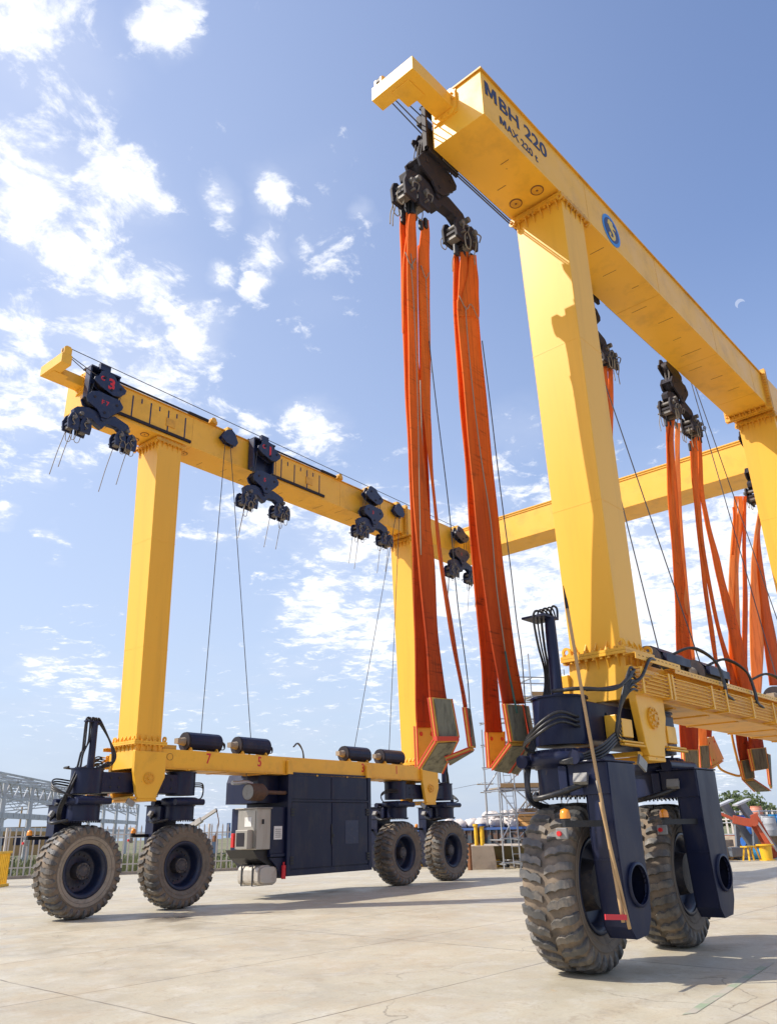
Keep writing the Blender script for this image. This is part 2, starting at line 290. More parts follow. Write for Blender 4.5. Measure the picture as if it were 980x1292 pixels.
def ground_material():
    Mt = bpy.data.materials.new('concrete_yard'); Mt.use_nodes = True
    n, l = Mt.node_tree.nodes, Mt.node_tree.links; b = n['Principled BSDF']
    tc = n.new('ShaderNodeTexCoord')
    P = tc.outputs['Object']
    def N(s, d=6, r=.6, vec=None, dist=0):
        x = n.new('ShaderNodeTexNoise'); x.inputs['Scale'].default_value = s; x.inputs['Detail'].default_value = d
        x.inputs['Roughness'].default_value = r; x.inputs['Distortion'].default_value = dist; l.new(vec or P, x.inputs['Vector']); return x.outputs['Fac']
    def mr(v, a, b2, c=0., d=1.):
        x = n.new('ShaderNodeMapRange'); l.new(v, x.inputs[0]); x.inputs[1].default_value = a; x.inputs[2].default_value = b2
        x.inputs[3].default_value = c; x.inputs[4].default_value = d; return x.outputs[0]
    def mix(f, a, c, bt='MIX'):
        x = n.new('ShaderNodeMix'); x.data_type = 'RGBA'; x.blend_type = bt
        for i, q in ((0, f), (6, a), (7, c)):
            if isinstance(q, (int, float)): x.inputs[i].default_value = q
            elif isinstance(q, tuple): x.inputs[i].default_value = (*q, 1)
            else: l.new(q, x.inputs[i])
        return x.outputs[2]
    def mth(op, a, b2=None):
        x = n.new('ShaderNodeMath'); x.operation = op
        for i, q in enumerate((a, b2)):
            if q is None: continue
            if isinstance(q, (int, float)): x.inputs[i].default_value = q
            else: l.new(q, x.inputs[i])
        return x.outputs[0]
    c = mix(mr(N(.35, 5, .55), .3, .7), (0.42, 0.37, 0.27), (0.56, 0.51, 0.385))
    mp = n.new('ShaderNodeMapping'); mp.inputs['Scale'].default_value = (.8, 1.2, 1); mp.inputs['Rotation'].default_value = (0, 0, .5); l.new(P, mp.inputs[0])
    c = mix(mr(N(.9, 8, .65, mp.outputs[0], .6), .50, .62, 0, .40), c, (0.46, 0.36, 0.23))
    c = mix(mr(N(2.2, 9, .7), .50, .66, 0, .5), c, (0.60, 0.57, 0.49))
    c = mix(mr(N(.5, 10, .72, None, .4), .50, .62, 0, .30), c, (0.40, 0.375, 0.325))
    c = mix(mr(N(1.3, 11, .78, None, 1.0), .57, .61, 0, .42), c, (0.37, 0.29, 0.19))
    c = mix(mr(N(4.5, 10, .78, None, .8), .56, .60, 0, .45), c, (0.36, 0.29, 0.20))
    c = mix(mr(N(2.9, 9, .75, (lambda m_: (m_.inputs.__getitem__('Location').__setattr__('default_value', (31, 7, 3)), l.new(P, m_.inputs[0]), m_.outputs[0])[2])(n.new('ShaderNodeMapping'))), .64, .69, 0, .5), c, (0.52, 0.34, 0.15))
    c = mix(mr(N(20, 8, .8), .56, .64, 0, .5), c, (0.27, 0.22, 0.165))
    c = mix(mr(N(28, 4, .6), .25, .8, 0, .35), c, (0.62, 0.58, 0.52), 'MULTIPLY')
    # arcs left by steering tyres
    for (ax, ay, sc, ph) in ((2.0, 12.0, 1.1, 0.), (-4.0, 9.0, .8, 2.)):
        v = n.new('ShaderNodeVectorMath'); v.operation = 'DISTANCE'; l.new(P, v.inputs[0]); v.inputs[1].default_value = (ax, ay, 0)
        s = mth('SINE', mth('ADD', mth('MULTIPLY', v.outputs['Value'], sc), ph))
        band = mth('MULTIPLY', mr(s, .985, .999, 0, .35), mth('MULTIPLY', mr(N(.45, 4, .6), .45, .62), mr(N(9, 6, .7), .4, .65)))
        c = mix(band, c, (0.22, 0.185, 0.145))
    # slab joints
    sp = n.new('ShaderNodeSeparateXYZ'); l.new(P, sp.inputs[0])
    wob = mth('MULTIPLY', mth('SUBTRACT', N(.6, 3), .5), .10)
    def joint(coord, off, spc, w):
        f = mth('FRACT', mth('DIVIDE', mth('ADD', mth('ADD', coord, wob), off), spc))
        dd = mth('ABSOLUTE', mth('SUBTRACT', f, .5))
        return mr(dd, w, w*2.5, 1, 0)
    jy = joint(sp.outputs[1], -1.45+100*3.15+3.15/2, 3.15, .0021)
    jx = joint(sp.outputs[0], 2.95+100*5.6+2.8, 5.6, .0014)
    j = mth('MULTIPLY', mth('MAXIMUM', jy, jx), mr(N(1.3, 4), .3, .6, .3, 1.0))
    # wandering hairline cracks
    vo = n.new('ShaderNodeTexVoronoi'); vo.feature = 'DISTANCE_TO_EDGE'; vo.inputs['Scale'].default_value = .23
    wv = n.new('ShaderNodeVectorMath'); wv.operation = 'ADD'; l.new(P, wv.inputs[0])
    nv = n.new('ShaderNodeTexNoise'); nv.inputs['Scale'].default_value = .8; nv.inputs['Detail'].default_value = 6; l.new(P, nv.inputs['Vector']); l.new(nv.outputs['Color'], wv.inputs[1])
    l.new(wv.outputs[0], vo.inputs['Vector'])
    ck = mth('MULTIPLY', mth('MULTIPLY', mr(vo.outputs['Distance'], .0008, .0025, 1, 0), mr(N(.3, 2), .42, .55, 0, 1)), .55)
    jj = mth('MAXIMUM', j, ck)
    c = mix(mth('MULTIPLY', jj, .8), c, (0.10, 0.075, 0.055))
    # oil and water stain between the left wheels
    vs = n.new('ShaderNodeVectorMath'); vs.operation = 'DISTANCE'; l.new(P, vs.inputs[0]); vs.inputs[1].default_value = (2.7, 11.1, 0)
    st = mr(mth('ADD', vs.outputs['Value'], mth('MULTIPLY', N(2.5, 5), 1.2)), .9, 1.25, 1, 0)
    c = mix(mth('MULTIPLY', st, .65), c, (.12, .10, .085))
    l.new(c, b.inputs['Base Color'])
    r = mr(N(.8, 6, .65, None, .8), .35, .65, .38, .82)
    r2 = mth('SUBTRACT', r, mth('MULTIPLY', st, .35)); l.new(r2, b.inputs['Roughness'])
    bn = n.new('ShaderNodeBump'); bn.inputs['Strength'].default_value = .35; bn.inputs['Distance'].default_value = .01
    h = mth('SUBTRACT', mth('MULTIPLY', N(9, 8, .7), .6), jj); l.new(h, bn.inputs['Height']); l.new(bn.outputs[0], b.inputs['Normal'])
    return Mt
M['ground'] = ground_material()
M['field'] = mat('dry_field', (0.19, 0.17, 0.09), 0.9, var=.3, vscale=.05, dirt=(.09, .12, .04), dirt_amt=.8, dirt_scale=.12, dirt_thr=(.45, .6))
M['hill'] = mat('far_hill', (0.17, 0.20, 0.22), 1.0, var=.2, vscale=.004)
M['water'] = mat('lagoon_water', (0.10, 0.17, 0.24), 0.15)
M['paintline'] = mat('worn_green_line', (0.27, 0.34, 0.22), 0.8, dirt=(.42, .38, .31), dirt_amt=1, dirt_scale=3, dirt_thr=(.40, .56))

# ------------------------------------------------------------------ mesh helpers
class MB:
    def __init__(s, xf=None): s.bm = bmesh.new(); s.xf = xf
    def _v(s, p):
        p = Vector(p)
        return s.bm.verts.new(s.xf(p) if s.xf else p)
    def faces(s, verts, faces, smooth=False):
        vs = [s._v(p) for p in verts]
        for f in faces:
            try:
                fc = s.bm.faces.new([vs[i] for i in f]); fc.smooth = smooth
            except ValueError: pass
        return s
    def box(s, lo, hi, top=None):
        """axis box lo..hi; top=(x0,x1,y0,y1) tapers the upper face"""
        x0, y0, z0 = lo; x1, y1, z1 = hi
        X0, X1, Y0, Y1 = top if top else (x0, x1, y0, y1)
        v = [(x0, y0, z0), (x1, y0, z0), (x1, y1, z0), (x0, y1, z0), (X0, Y0, z1), (X1, Y0, z1), (X1, Y1, z1), (X0, Y1, z1)]
        return s.faces(v, [(0, 3, 2, 1), (4, 5, 6, 7), (0, 1, 5, 4), (1, 2, 6, 5), (2, 3, 7, 6), (3, 0, 4, 7)])
    def obox(s, c, size, rot=(0, 0, 0)):
        R = Matrix.Rotation(rot[2], 3, 'Z') @ Matrix.Rotation(rot[1], 3, 'Y') @ Matrix.Rotation(rot[0], 3, 'X')
        a, b, d = [q/2 for q in size]
        v = [Vector(c)+R @ Vector(p) for p in [(-a, -b, -d), (a, -b, -d), (a, b, -d), (-a, b, -d), (-a, -b, d), (a, -b, d), (a, b, d), (-a, b, d)]]
        return s.faces(v, [(0, 3, 2, 1), (4, 5, 6, 7), (0, 1, 5, 4), (1, 2, 6, 5), (2, 3, 7, 6), (3, 0, 4, 7)])
    def beam(s, p0, p1, w, h=None, upv=(0, 0, 1)):
        p0, p1 = Vector(p0), Vector(p1); h = h or w
        d = (p1-p0).normalized(); sd = d.cross(Vector(upv))
        if sd.length < 1e-4: sd = d.cross(Vector((1, 0, 0)))
        sd.normalize(); u = sd.cross(d)
        v = []
        for p in (p0, p1):
            for a, b in ((-1, -1), (1, -1), (1, 1), (-1, 1)): v.append(p+sd*a*w/2+u*b*h/2)
        return s.faces(v, [(0, 1, 2, 3), (7, 6, 5, 4), (0, 4, 5, 1), (1, 5, 6, 2), (2, 6, 7, 3), (3, 7, 4, 0)])
    def cyl(s, p0, p1, r0, r1=None, seg=24, caps=True):
        p0, p1 = Vector(p0), Vector(p1); r1 = r0 if r1 is None else r1
        d = (p1-p0).normalized(); a = d.orthogonal().normalized(); b = d.cross(a)
        v = []
        for p, r in ((p0, r0), (p1, r1)):
            for i in range(seg):
                t = 2*pi*i/seg; v.append(p+(a*cos(t)+b*sin(t))*r)
        vs = [s._v(p) for p in v]
        for i in range(seg):
            j = (i+1) % seg
            f = s.bm.faces.new((vs[i], vs[j], vs[seg+j], vs[seg+i])); f.smooth = True
        if caps:
            # caps on their own vertices so that the rim stays crisp
            c0 = [s._v(p) for p in v[:seg]]; c1 = [s._v(p) for p in v[seg:]]
            s.bm.faces.new(list(reversed(c0))); s.bm.faces.new(c1)
        return s
    def tube(s, pts, r, seg=8, smooth_n=6):
        P = [Vector(p) for p in pts]
        if smooth_n > 1 and len(P) > 2:
            Q = []
            E = [P[0]*2-P[1]]+P+[P[-1]*2-P[-2]]
            for i in range(1, len(E)-2):
                for k in range(smooth_n):
                    t = k/smooth_n; a, b, c, d = E[i-1], E[i], E[i+1], E[i+2]
                    Q.append(.5*((2*b)+(c-a)*t+(2*a-5*b+4*c-d)*t*t+(3*b-a-3*c+d)*t**3))
            Q.append(P[-1]); P = Q
        rings = []; nrm = None
        for i, p in enumerate(P):
            d = (P[min(i+1, len(P)-1)]-P[max(i-1, 0)]).normalized()
            if nrm is None: nrm = d.orthogonal().normalized()
            else:
                nrm = (nrm-d*nrm.dot(d))
                nrm = nrm.normalized() if nrm.length > 1e-5 else d.orthogonal().normalized()
            b = d.cross(nrm)
            rings.append([s._v(p+(nrm*cos(2*pi*k/seg)+b*sin(2*pi*k/seg))*r) for k in range(seg)])
        for A, B in zip(rings, rings[1:]):
            for k in range(seg):
                f = s.bm.faces.new((A[k], A[(k+1) % seg], B[(k+1) % seg], B[k])); f.smooth = True
        s.bm.faces.new(list(reversed(rings[0]))); s.bm.faces.new(rings[-1])
        return s
    def prism(s, poly, lo, hi, axis='q', smooth=False):
        """polygon in the plane across `axis`; for axis 'q' poly is (x,z); 'x' -> (q,z); 'z' -> (x,q)"""
        def P(a, b, t): return {'q': (a, t, b), 'x': (t, a, b), 'z': (a, b, t)}[axis]
        n = len(poly)
        v = [P(a, b, lo) for a, b in poly]+[P(a, b, hi) for a, b in poly]
        return s.faces(v, [tuple(range(n)), tuple(range(2*n-1, n-1, -1))]+[(i, i+n, (i+1) % n+n, (i+1) % n) for i in range(n)], smooth)
    def lathe(s, prof, c, axis, seg=48):
        """prof = [(r, t)] about `axis` through c"""
        c = Vector(c); d = Vector(axis).normalized(); a = d.orthogonal().normalized(); b = d.cross(a)
        rings = [[s._v(c+d*t+(a*cos(2*pi*k/seg)+b*sin(2*pi*k/seg))*r) for k in range(seg)] for r, t in prof]
        for A, B in zip(rings, rings[1:]):
            for k in range(seg):
                f = s.bm.faces.new((A[k], A[(k+1) % seg], B[(k+1) % seg], B[k])); f.smooth = True
        return s
    def build(s, name, m, parent=None, bevel=0.0, origin=None):
        bmesh.ops.recalc_face_normals(s.bm, faces=s.bm.faces[:])
        me = bpy.data.meshes.new(name); s.bm.to_mesh(me); s.bm.free()
        me.materials.append(m)
        o = bpy.data.objects.new(name, me); COL.objects.link(o)
        if parent is not None:
            o.parent = parent
            root = parent if parent.parent is None else parent.parent
            off = Vector(root.location)
            if parent.parent is None or True:
                me.transform(Matrix.Translation(-off))
        elif origin is not None:
            me.transform(Matrix.Translation(-Vector(origin))); o.location = origin
        if bevel:
            md_ = o.modifiers.new('bevel', 'BEVEL'); md_.width = bevel; md_.segments = 2; md_.limit_method = 'ANGLE'; md_.angle_limit = radians(40)
            md_.harden_normals = False
        return o
def islands(mb):
    """split a builder into its loose pieces (coincident points count as joined)"""
    bm = mb.bm; bm.verts.index_update(); par = list(range(len(bm.verts)))
    def find(a):
        while par[a] != a: par[a] = par[par[a]]; a = par[a]
        return a
    key = {}
    for v in bm.verts:
        k = tuple(round(c*2000) for c in v.co)
        if k in key: par[find(v.index)] = find(key[k])
        else: key[k] = v.index
    for e in bm.edges: par[find(e.verts[0].index)] = find(e.verts[1].index)
    groups = {}
    for f in bm.faces: groups.setdefault(find(f.verts[0].index), []).append(f)
    out = []
    for fs in groups.values():
        n = MB(); mp = {}
        for f in fs:
            vs = []
            for v in f.verts:
                if v not in mp: mp[v] = n.bm.verts.new(v.co)
                vs.append(mp[v])
            nf = n.bm.faces.new(vs); nf.smooth = f.smooth
        out.append(n)
    bm.free()
    return out
def build_each(mb, name, m, parent, bevel=0.0):
    return [i.build(name, m, parent, bevel) for i in islands(mb)]
def thing(name, label, cat, loc=(0, 0, 0), group=None):
    o = bpy.data.objects.new(name, None); COL.objects.link(o); o.location = loc; o.empty_display_size = .3
    o['label'] = label; o['category'] = cat
    if group: o['group'] = group
    return o
def tag(o, label, cat, group=None):
    o['label'] = label; o['category'] = cat
    if group: o['group'] = group
    return o
def struct(o): o['kind'] = 'structure'; return o
def add_mat(o, m): o.data.materials.append(m); return o
def plate(name, outer, holes, thick, m, parent, place):
    """flat plate with holes: 2D outline -> extruded curve -> mesh; place(x,z,t)->3D"""
    cu = bpy.data.curves.new('tmp', 'CURVE'); cu.dimensions = '2D'; cu.fill_mode = 'BOTH'; cu.extrude = thick/2
    for poly in [outer]+holes:
        sp = cu.splines.new('POLY'); sp.points.add(len(poly)-1); sp.use_cyclic_u = True
        for i, (a, b) in enumerate(poly): sp.points[i].co = (a, b, 0, 1)
    ob = bpy.data.objects.new('tmp', cu); COL.objects.link(ob)
    dg = bpy.context.evaluated_depsgraph_get(); dg.update()
    me = bpy.data.meshes.new_from_object(ob.evaluated_get(dg)); COL.objects.unlink(ob); bpy.data.objects.remove(ob); bpy.data.curves.remove(cu)
    off = Vector(parent.location if parent.parent is None else parent.parent.location)
    for v in me.vertices: v.co = Vector(place(v.co.x, v.co.y, v.co.z))-off
    me.name = name; me.materials.clear(); me.materials.append(m)
    b = bmesh.new(); b.from_mesh(me); bmesh.ops.remove_doubles(b, verts=b.verts[:], dist=1e-4); bmesh.ops.recalc_face_normals(b, faces=b.faces[:]); b.to_mesh(me); b.free()
    o = bpy.data.objects.new(name, me); COL.objects.link(o); o.parent = parent
    return o
def text(name, body, size, m, parent, mat4, xscale=1.0, bold=0.0, shear=0.0):
    cu = bpy.data.curves.new('tmp', 'FONT'); cu.body = body; cu.size = size; cu.extrude = 0.002; cu.offset = bold; cu.align_x = 'LEFT'; cu.shear = shear
    ob = bpy.data.objects.new('tmp', cu); COL.objects.link(ob)
    dg = bpy.context.evaluated_depsgraph_get(); dg.update()
    me = bpy.data.meshes.new_from_object(ob.evaluated_get(dg)); COL.objects.unlink(ob); bpy.data.objects.remove(ob); bpy.data.curves.remove(cu)
    me.transform(Matrix.Diagonal((xscale, 1, 1, 1))); me.transform(mat4)
    off = Vector(parent.location if parent.parent is None else parent.parent.location)
    me.transform(Matrix.Translation(-off)); me.name = name; me.materials.clear(); me.materials.append(m)
    o = bpy.data.objects.new(name, me); COL.objects.link(o); o.parent = parent
    return o
def circ(cx_, cz_, r, n=20): return [(cx_+r*cos(2*pi*i/n), cz_+r*sin(2*pi*i/n)) for i in range(n)]

# ------------------------------------------------------------------ the two side frames of the hoist
GW = 1.04; LO = 13.789; AL = atan(0.04132)
def XR(p): return Vector(p)
def XL(p):
    z = p[2]; z = z-0.17*max(0, min(1, (z-2.3)/1.6))
    x, y = p[0], -p[1]
    return Vector((cos(AL)*x-sin(AL)*y, sin(AL)*x+cos(AL)*y+LO, z))
SIDES = (('R', XR), ('L', XL))
def fr(xf, origin):     # orientation matrix of a frame at a point: columns x, inward q, z
    o = xf(Vector(origin)); ex = (xf(Vector(origin)+Vector((1, 0, 0)))-o).normalized(); eq = (xf(Vector(origin)+Vector((0, 1, 0)))-o).normalized()
    return o, ex, eq

def at(u, v, q):
    d = FW*FPX + RT*(u-490) - UP*(v-646); return CAM + d*((q-CAM.y)/d.y)
def line3(o, ex, ey, s=1): return Matrix(((ex.x*s, ey.x*s, 0, o.x), (ex.y*s, ey.y*s, 0, o.y), (ex.z*s, ey.z*s, 0, o.z), (0, 0, 0, 1)))
def basis(o, ex, ey):
    ez = ex.cross(ey); m_ = Matrix((ex, ey, ez)).transposed().to_4x4(); m_.translation = o; return m_

# ------------------------------------------------------------------ ground, field, water, hills
YX = Vector((cos(AL), sin(AL), 0))
def quad(name, pts, m, z):
    me = bpy.data.meshes.new(name); b = bmesh.new(); b.faces.new([b.verts.new((x, y, z)) for x, y in pts]); b.to_mesh(me); b.free()
    me.materials.append(m); o = bpy.data.objects.new(name, me); COL.objects.link(o); return struct(o)
quad('concrete_yard', [(-60, -60), (60, -60), (75, 26), (24.6, 28.6), (19.2, 28.9), (12, 33.6), (-30, 52), (-60, 40)], M['ground'], 0)
quad('open_field', [(-9000, -9000), (9000, -9000), (9000, 9000), (-9000, 9000)], M['field'], -0.06)
quad('lagoon', [(-300, 420), (900, 260), (1500, 900), (-200, 1300)], M['water'], -0.05)
mb = MB(); random.seed(3)
def far_h(a): return 16+13*sin(a*5.1+1)+9*sin(a*11.7)+5*sin(a*23.3+2)+3*sin(a*51)
N_ = 260; rows_ = []
for i in range(N_+1):
    a = radians(-25+145*i/N_); r_ = 3000
    h = max(6, far_h(a))+1.5*sin(i*1.9)
    rows_.append([(cos(a)*r_, sin(a)*r_, -1), (cos(a)*(r_+200), sin(a)*(r_+200), h*.7), (cos(a)*(r_+500), sin(a)*(r_+500), h*1.15), (cos(a)*(r_+1100), sin(a)*(r_+1100), -1)])
for A_, B__ in zip(rows_, rows_[1:]):
    mb.faces(A_+B__, [(0, 4, 5, 1), (1, 5, 6, 2), (2, 6, 7, 3)])
struct(mb.build('far_hills', M['hill']))
mb = MB()     # worn line painted on the yard, lower right
mb.faces([(-.05, -1.25, .004), (.10, -1.32, .004), (3.4, -.95, .004), (3.3, -.86, .004)], [(0, 1, 2, 3)])
struct(mb.build('painted_ground_line', M['paintline']))
# straw and weeds behind the fence
mb = MB(); random.seed(5)
def fence_y(x):
    P = [(-12, 44), (9, 34.6), (12, 33.2), (19.2, 28.6), (24.4, 28.0), (40, 24.0), (75, 14)]
    for (a, b), (c, d) in zip(P, P[1:]):
        if a <= x <= c: return b+(d-b)*(x-a)/(c-a)
    return 30
for i in range(9000):
    x = random.uniform(0, 46); y = fence_y(x)+.6+random.random()**1.6*30
    h = random.uniform(.15, .55)*(1+.7*sin(x*.7)*sin(y*.5)); a = random.random()*6.3; w = .03+random.random()*.05
    lx, ly = random.gauss(0, .12), random.gauss(0, .12)
    mb.faces([(x-w*cos(a), y-w*sin(a), -.05), (x+w*cos(a), y+w*sin(a), -.05), (x+lx, y+ly, h)], [(0, 1, 2)])
g = mb.build('tall_grass', M['grass']); g['kind'] = 'stuff'
mb = MB()
for i in range(150):     # low scrub
    bx = random.uniform(1, 44); by = fence_y(bx)+2+random.random()*22; r = random.uniform(.25, .8)
    for k in range(40):
        v = Vector((random.gauss(0, 1), random.gauss(0, 1), abs(random.gauss(0, 1)))).normalized()*r*random.uniform(.5, 1)
        p = Vector((bx, by, 0))+v; u = Vector((random.gauss(0, 1), random.gauss(0, 1), random.gauss(0, 1))).normalized()*.12; w_ = v.orthogonal().normalized()*.09
        mb.faces([p-u, p+w_, p+u, p-w_], [(0, 1, 2, 3)])
g = mb.build('low_scrub', M['leaf']); g['kind'] = 'stuff'

# ------------------------------------------------------------------ the boat hoist
HO = Vector((8.5, 6.9, 0))
hoist = thing('boat_hoist', 'huge yellow mobile boat hoist on steered rubber tyred wheels with navy bogies', 'boat hoist', HO)
ZB, ZT = 12.229, 13.214
def leg_prism(mb, x0t, x1t, q0t, q1t, zt_, x0b, x1b, q0b, q1b, zb_):
    v = [(x0b, q0b, zb_), (x1b, q0b, zb_), (x1b, q1b, zb_), (x0b, q1b, zb_), (x0t, q0t, zt_), (x1t, q0t, zt_), (x1t, q1t, zt_), (x0t, q1t, zt_)]
    mb.faces(v, [(0, 3, 2, 1), (4, 5, 6, 7), (0, 1, 5, 4), (1, 2, 6, 5), (2, 3, 7, 6), (3, 0, 4, 7)])
def bolt(mb, c, axis, r=.028, h=.035): 
    c = Vector(c); mb.cyl(c, c+Vector(axis)*h, r, seg=6)
def tri_gusset(mb, p, along, up, w, h, t):
    p, a, u = Vector(p), Vector(along), Vector(up); s = a.cross(u)*t/2
    mb.faces([p-s, p+a*w-s, p+u*h-s, p+s, p+a*w+s, p+u*h+s], [(0, 1, 2), (5, 4, 3), (0, 3, 4, 1), (1, 4, 5, 2), (2, 5, 3, 0)])
def ring_eye(mb, c, n_axis, r=.07, t=.03):
    c = Vector(c); a = Vector(n_axis); o1 = a.orthogonal().normalized(); o2 = a.cross(o1); seg = 14; R = []
    for i in range(seg):
        th = 2*pi*i/seg; d = o1*cos(th)+o2*sin(th)
        R.append([c+d*(r*.5)-a*t, c+d*r-a*t, c+d*r+a*t, c+d*(r*.5)+a*t])
    for i in range(seg):
        A, B = R[i], R[(i+1) % seg]
        mb.faces([*A, *B], [(0, 1, 5, 4), (1, 2, 6, 5), (2, 3, 7, 6), (3, 0, 4, 7)])

for side, xf in SIDES:
    def mk(): return MB(xf)
    # ---- top girder
    mb = mk()
    mb.box((0, 0, ZB), (13.12, GW, ZT-.02))
    top = mk(); top.box((-.035, -.035, ZT-.02), (13.12, GW+.035, ZT+.012))
    g = mb.build('girder', M['yellow'], hoist, bevel=.006)
    top.build('top_plate', M['yellow_dirty'], g)
    wb = mk()
    for x in (3.35, 6.4, 9.6, 12.2):
        wb.box((x, -.003, ZB+.01), (x+.014, 0, ZT-.03)); wb.box((x, GW, ZB+.01), (x+.014, GW+.0025, ZT-.03)); wb.box((x, .01, ZB-.003), (x+.014, GW-.01, ZB))
    build_each(wb, 'weld_bead', M['yellow_dirty'], g)
    w_ = mk()
    for (xa, xb, qa, qb) in [(1.05, 1.06, .25, .42), (1.5, 1.512, .62, .8), (4.2, 4.212, .15, .45), (5.0, 5.01, .3, .6), (5.8, 5.812, .2, .35), (6.6, 6.61, .4, .75), (7.4, 7.412, .15, .5), (8.3, 8.31, .35, .55), (9.1, 9.112, .2, .7), (9.9, 9.91, .5, .85), (10.7, 10.712, .3, .6), (11.6, 11.61, .2, .5)]:
        w_.box((xa, qa, ZB-.004), (xb, qb, ZB-.001))
    w_.build('weld_marks', M['rust'], g)
    for (px_, pq) in ((1.99, .28), (2.0, .74)) + (((3.45, .55),) if side == 'L' else ()):
        d = mk(); d.cyl((px_, pq, ZB-.012), (px_, pq, ZB-.001), .115, seg=28)
        c_ = d.build('access_cover', M['yellow_dirty'], g)
        d2 = mk(); d2.lathe([(.10, -.014), (.118, -.014), (.118, 0), (.10, 0)], (px_, pq, ZB), (0, 0, 1), 28); d2.cyl((px_, pq, ZB-.02), (px_, pq, ZB-.012), .02, seg=10)
        d2.build('cover_seal', M['rust'], g)
    # end module after the splice
    mb = mk(); mb.box((13.30, -.03, ZB+.01), (17.41, GW+.02, ZT+.06)); em = mb.build('girder', M['yellow'], hoist, bevel=.006)
    mb = mk()
    for xa in (13.12, 13.21):
        mb.box((xa, -.12, ZB-.12), (xa+.045, GW+.12, ZT+.12))
    for i in range(12):
        z = ZB+.02+i*.085
        for q in (-.07, GW+.07):
            bolt(mb, (13.12, q, z), (-1, 0, 0)); bolt(mb, (13.255, q, z), (1, 0, 0))
    for i in range(12):
        q = .03+i*.09
        bolt(mb, (13.12, q, ZB-.07), (-1, 0, 0)); bolt(mb, (13.255, q, ZB-.07), (1, 0, 0))
    for i in range(8):
        q = .02+i*.142
        tri_gusset(mb, (13.12, q, ZB-.001), (-1, 0, 0), (0, 0, -1), .16, .11, .018)
    mb.build('splice_flange', M['yellow_dirty'], hoist)
    # ---- legs with bolted flanges
    for lx in (0.0, 11.258):
        mb = mk()
        zt_, zb_ = 12.075, 3.985
        leg_prism(mb, 2.32+lx, 3.087+lx, 0.0, .965, zt_, 2.514+lx, 3.234+lx, .10, .917, zb_)
        lg = mb.build('leg', M['yellow_leg'], hoist, bevel=.012)
        for z in (6.3, 9.2):
            f = (z-3.985)/(12.075-3.985); xa, xb, qa, qb = 2.514+lx+(2.32-2.514)*f, 3.234+lx+(3.087-3.234)*f, .10*(1-f), .917+(.965-.917)*f
            wb = mk(); wb.box((xa-.0028, qa-.0028, z), (xb+.0028, qb+.0028, z+.014)); wb.build('weld_bead', M['yellow_leg'], lg)
        mb = mk(); mb.box((2.22+lx, -.06, 12.075), (3.19+lx, 1.03, 12.11)); mb.box((2.22+lx, -.06, 12.114), (3.19+lx, 1.03, 12.15)); mb.box((2.3+lx, .0, 12.15), (3.1+lx, .98, ZB+.005))
        for i in range(10):
            q = .0+i*.108
            bolt(mb, (2.265+lx, q, 12.075), (0, 0, -1)); bolt(mb, (2.265+lx, q, 12.15), (0, 0, 1))
        for i in range(7):
            x = 2.34+lx+i*.125
            for q in (-.03, 1.0): bolt(mb, (x, q, 12.075), (0, 0, -1)); bolt(mb, (x, q, 12.15), (0, 0, 1))
        for i in range(6):
            tri_gusset(mb, (2.322+lx, .09+i*.16, 12.075), (-1, 0, 0), (0, 0, -1), .085, .2, .018)
        for i in range(4):
            tri_gusset(mb, (2.45+lx+i*.17, .002, 12.075), (0, -1, 0), (0, 0, -1), .055, .17, .018); tri_gusset(mb, (2.45+lx+i*.17, .965, 12.075), (0, 1, 0), (0, 0, -1), .055, .17, .018)
        for q in (-.02, .98): ring_eye(mb, (2.21+lx, q, 12.03), (1, 0, 0), .06, .015)
        ring_eye(mb, (3.2+lx, -.02, 12.03), (1, 0, 0), .06, .015)
        mb.build('leg_top_flange', M['yellow_dirty'], hoist)
        mb = mk(); mb.box((2.40+lx, -.02, 3.945), (3.34+lx, 1.03, 3.985)); mb.box((2.40+lx, -.02, 3.90), (3.34+lx, 1.03, 3.941))
        for i in range(9):
            q = .03+i*.12
            bolt(mb, (2.44+lx, q, 3.90), (0, 0, -1)); bolt(mb, (2.44+lx, q, 3.985), (0, 0, 1))
        for i in range(7):
            x = 2.5+lx+i*.125
            for q in (.02, .99): bolt(mb, (x, q, 3.90), (0, 0, -1)); bolt(mb, (x, q, 3.985), (0, 0, 1))
        for i in range(5):
            q = .14+i*.17
            tri_gusset(mb, (2.518+lx, q, 3.985), (-1, 0, 0), (0, 0, 1), .09, .16, .018)
            tri_gusset(mb, (2.50+lx, q, 3.90), (-1, 0, 0), (0, 0, -1), .08, .2, .018)
        for i in range(4):
            x = 2.62+lx+i*.17
            tri_gusset(mb, (x, .10, 3.985), (0, -1, 0), (0, 0, 1), .09, .17, .018); tri_gusset(mb, (x, .915, 3.985), (0, 1, 0), (0, 0, 1), .09, .17, .018)
            tri_gusset(mb, (x, .04, 3.90), (0, -1, 0), (0, 0, -1), .05, .2, .018); tri_gusset(mb, (x, .97, 3.90), (0, 1, 0), (0, 0, -1), .05, .2, .018)
        for (x, q) in ((2.46, .06), (2.46, .95), (3.3, .06), (3.3, .95)): ring_eye(mb, (x+lx, q, 4.05), (1, 0, 0), .075, .018)
        mb.build('leg_base_flange', M['yellow'], hoist)
        # saddle box and yoke
        mb = mk(); leg_prism(mb, 2.5+lx, 3.24+lx, .05, .96, 3.90, 2.46+lx, 3.28+lx, .05, .96, 3.27); mb.build('saddle_box', M['yellow'], hoist, bevel=.01)
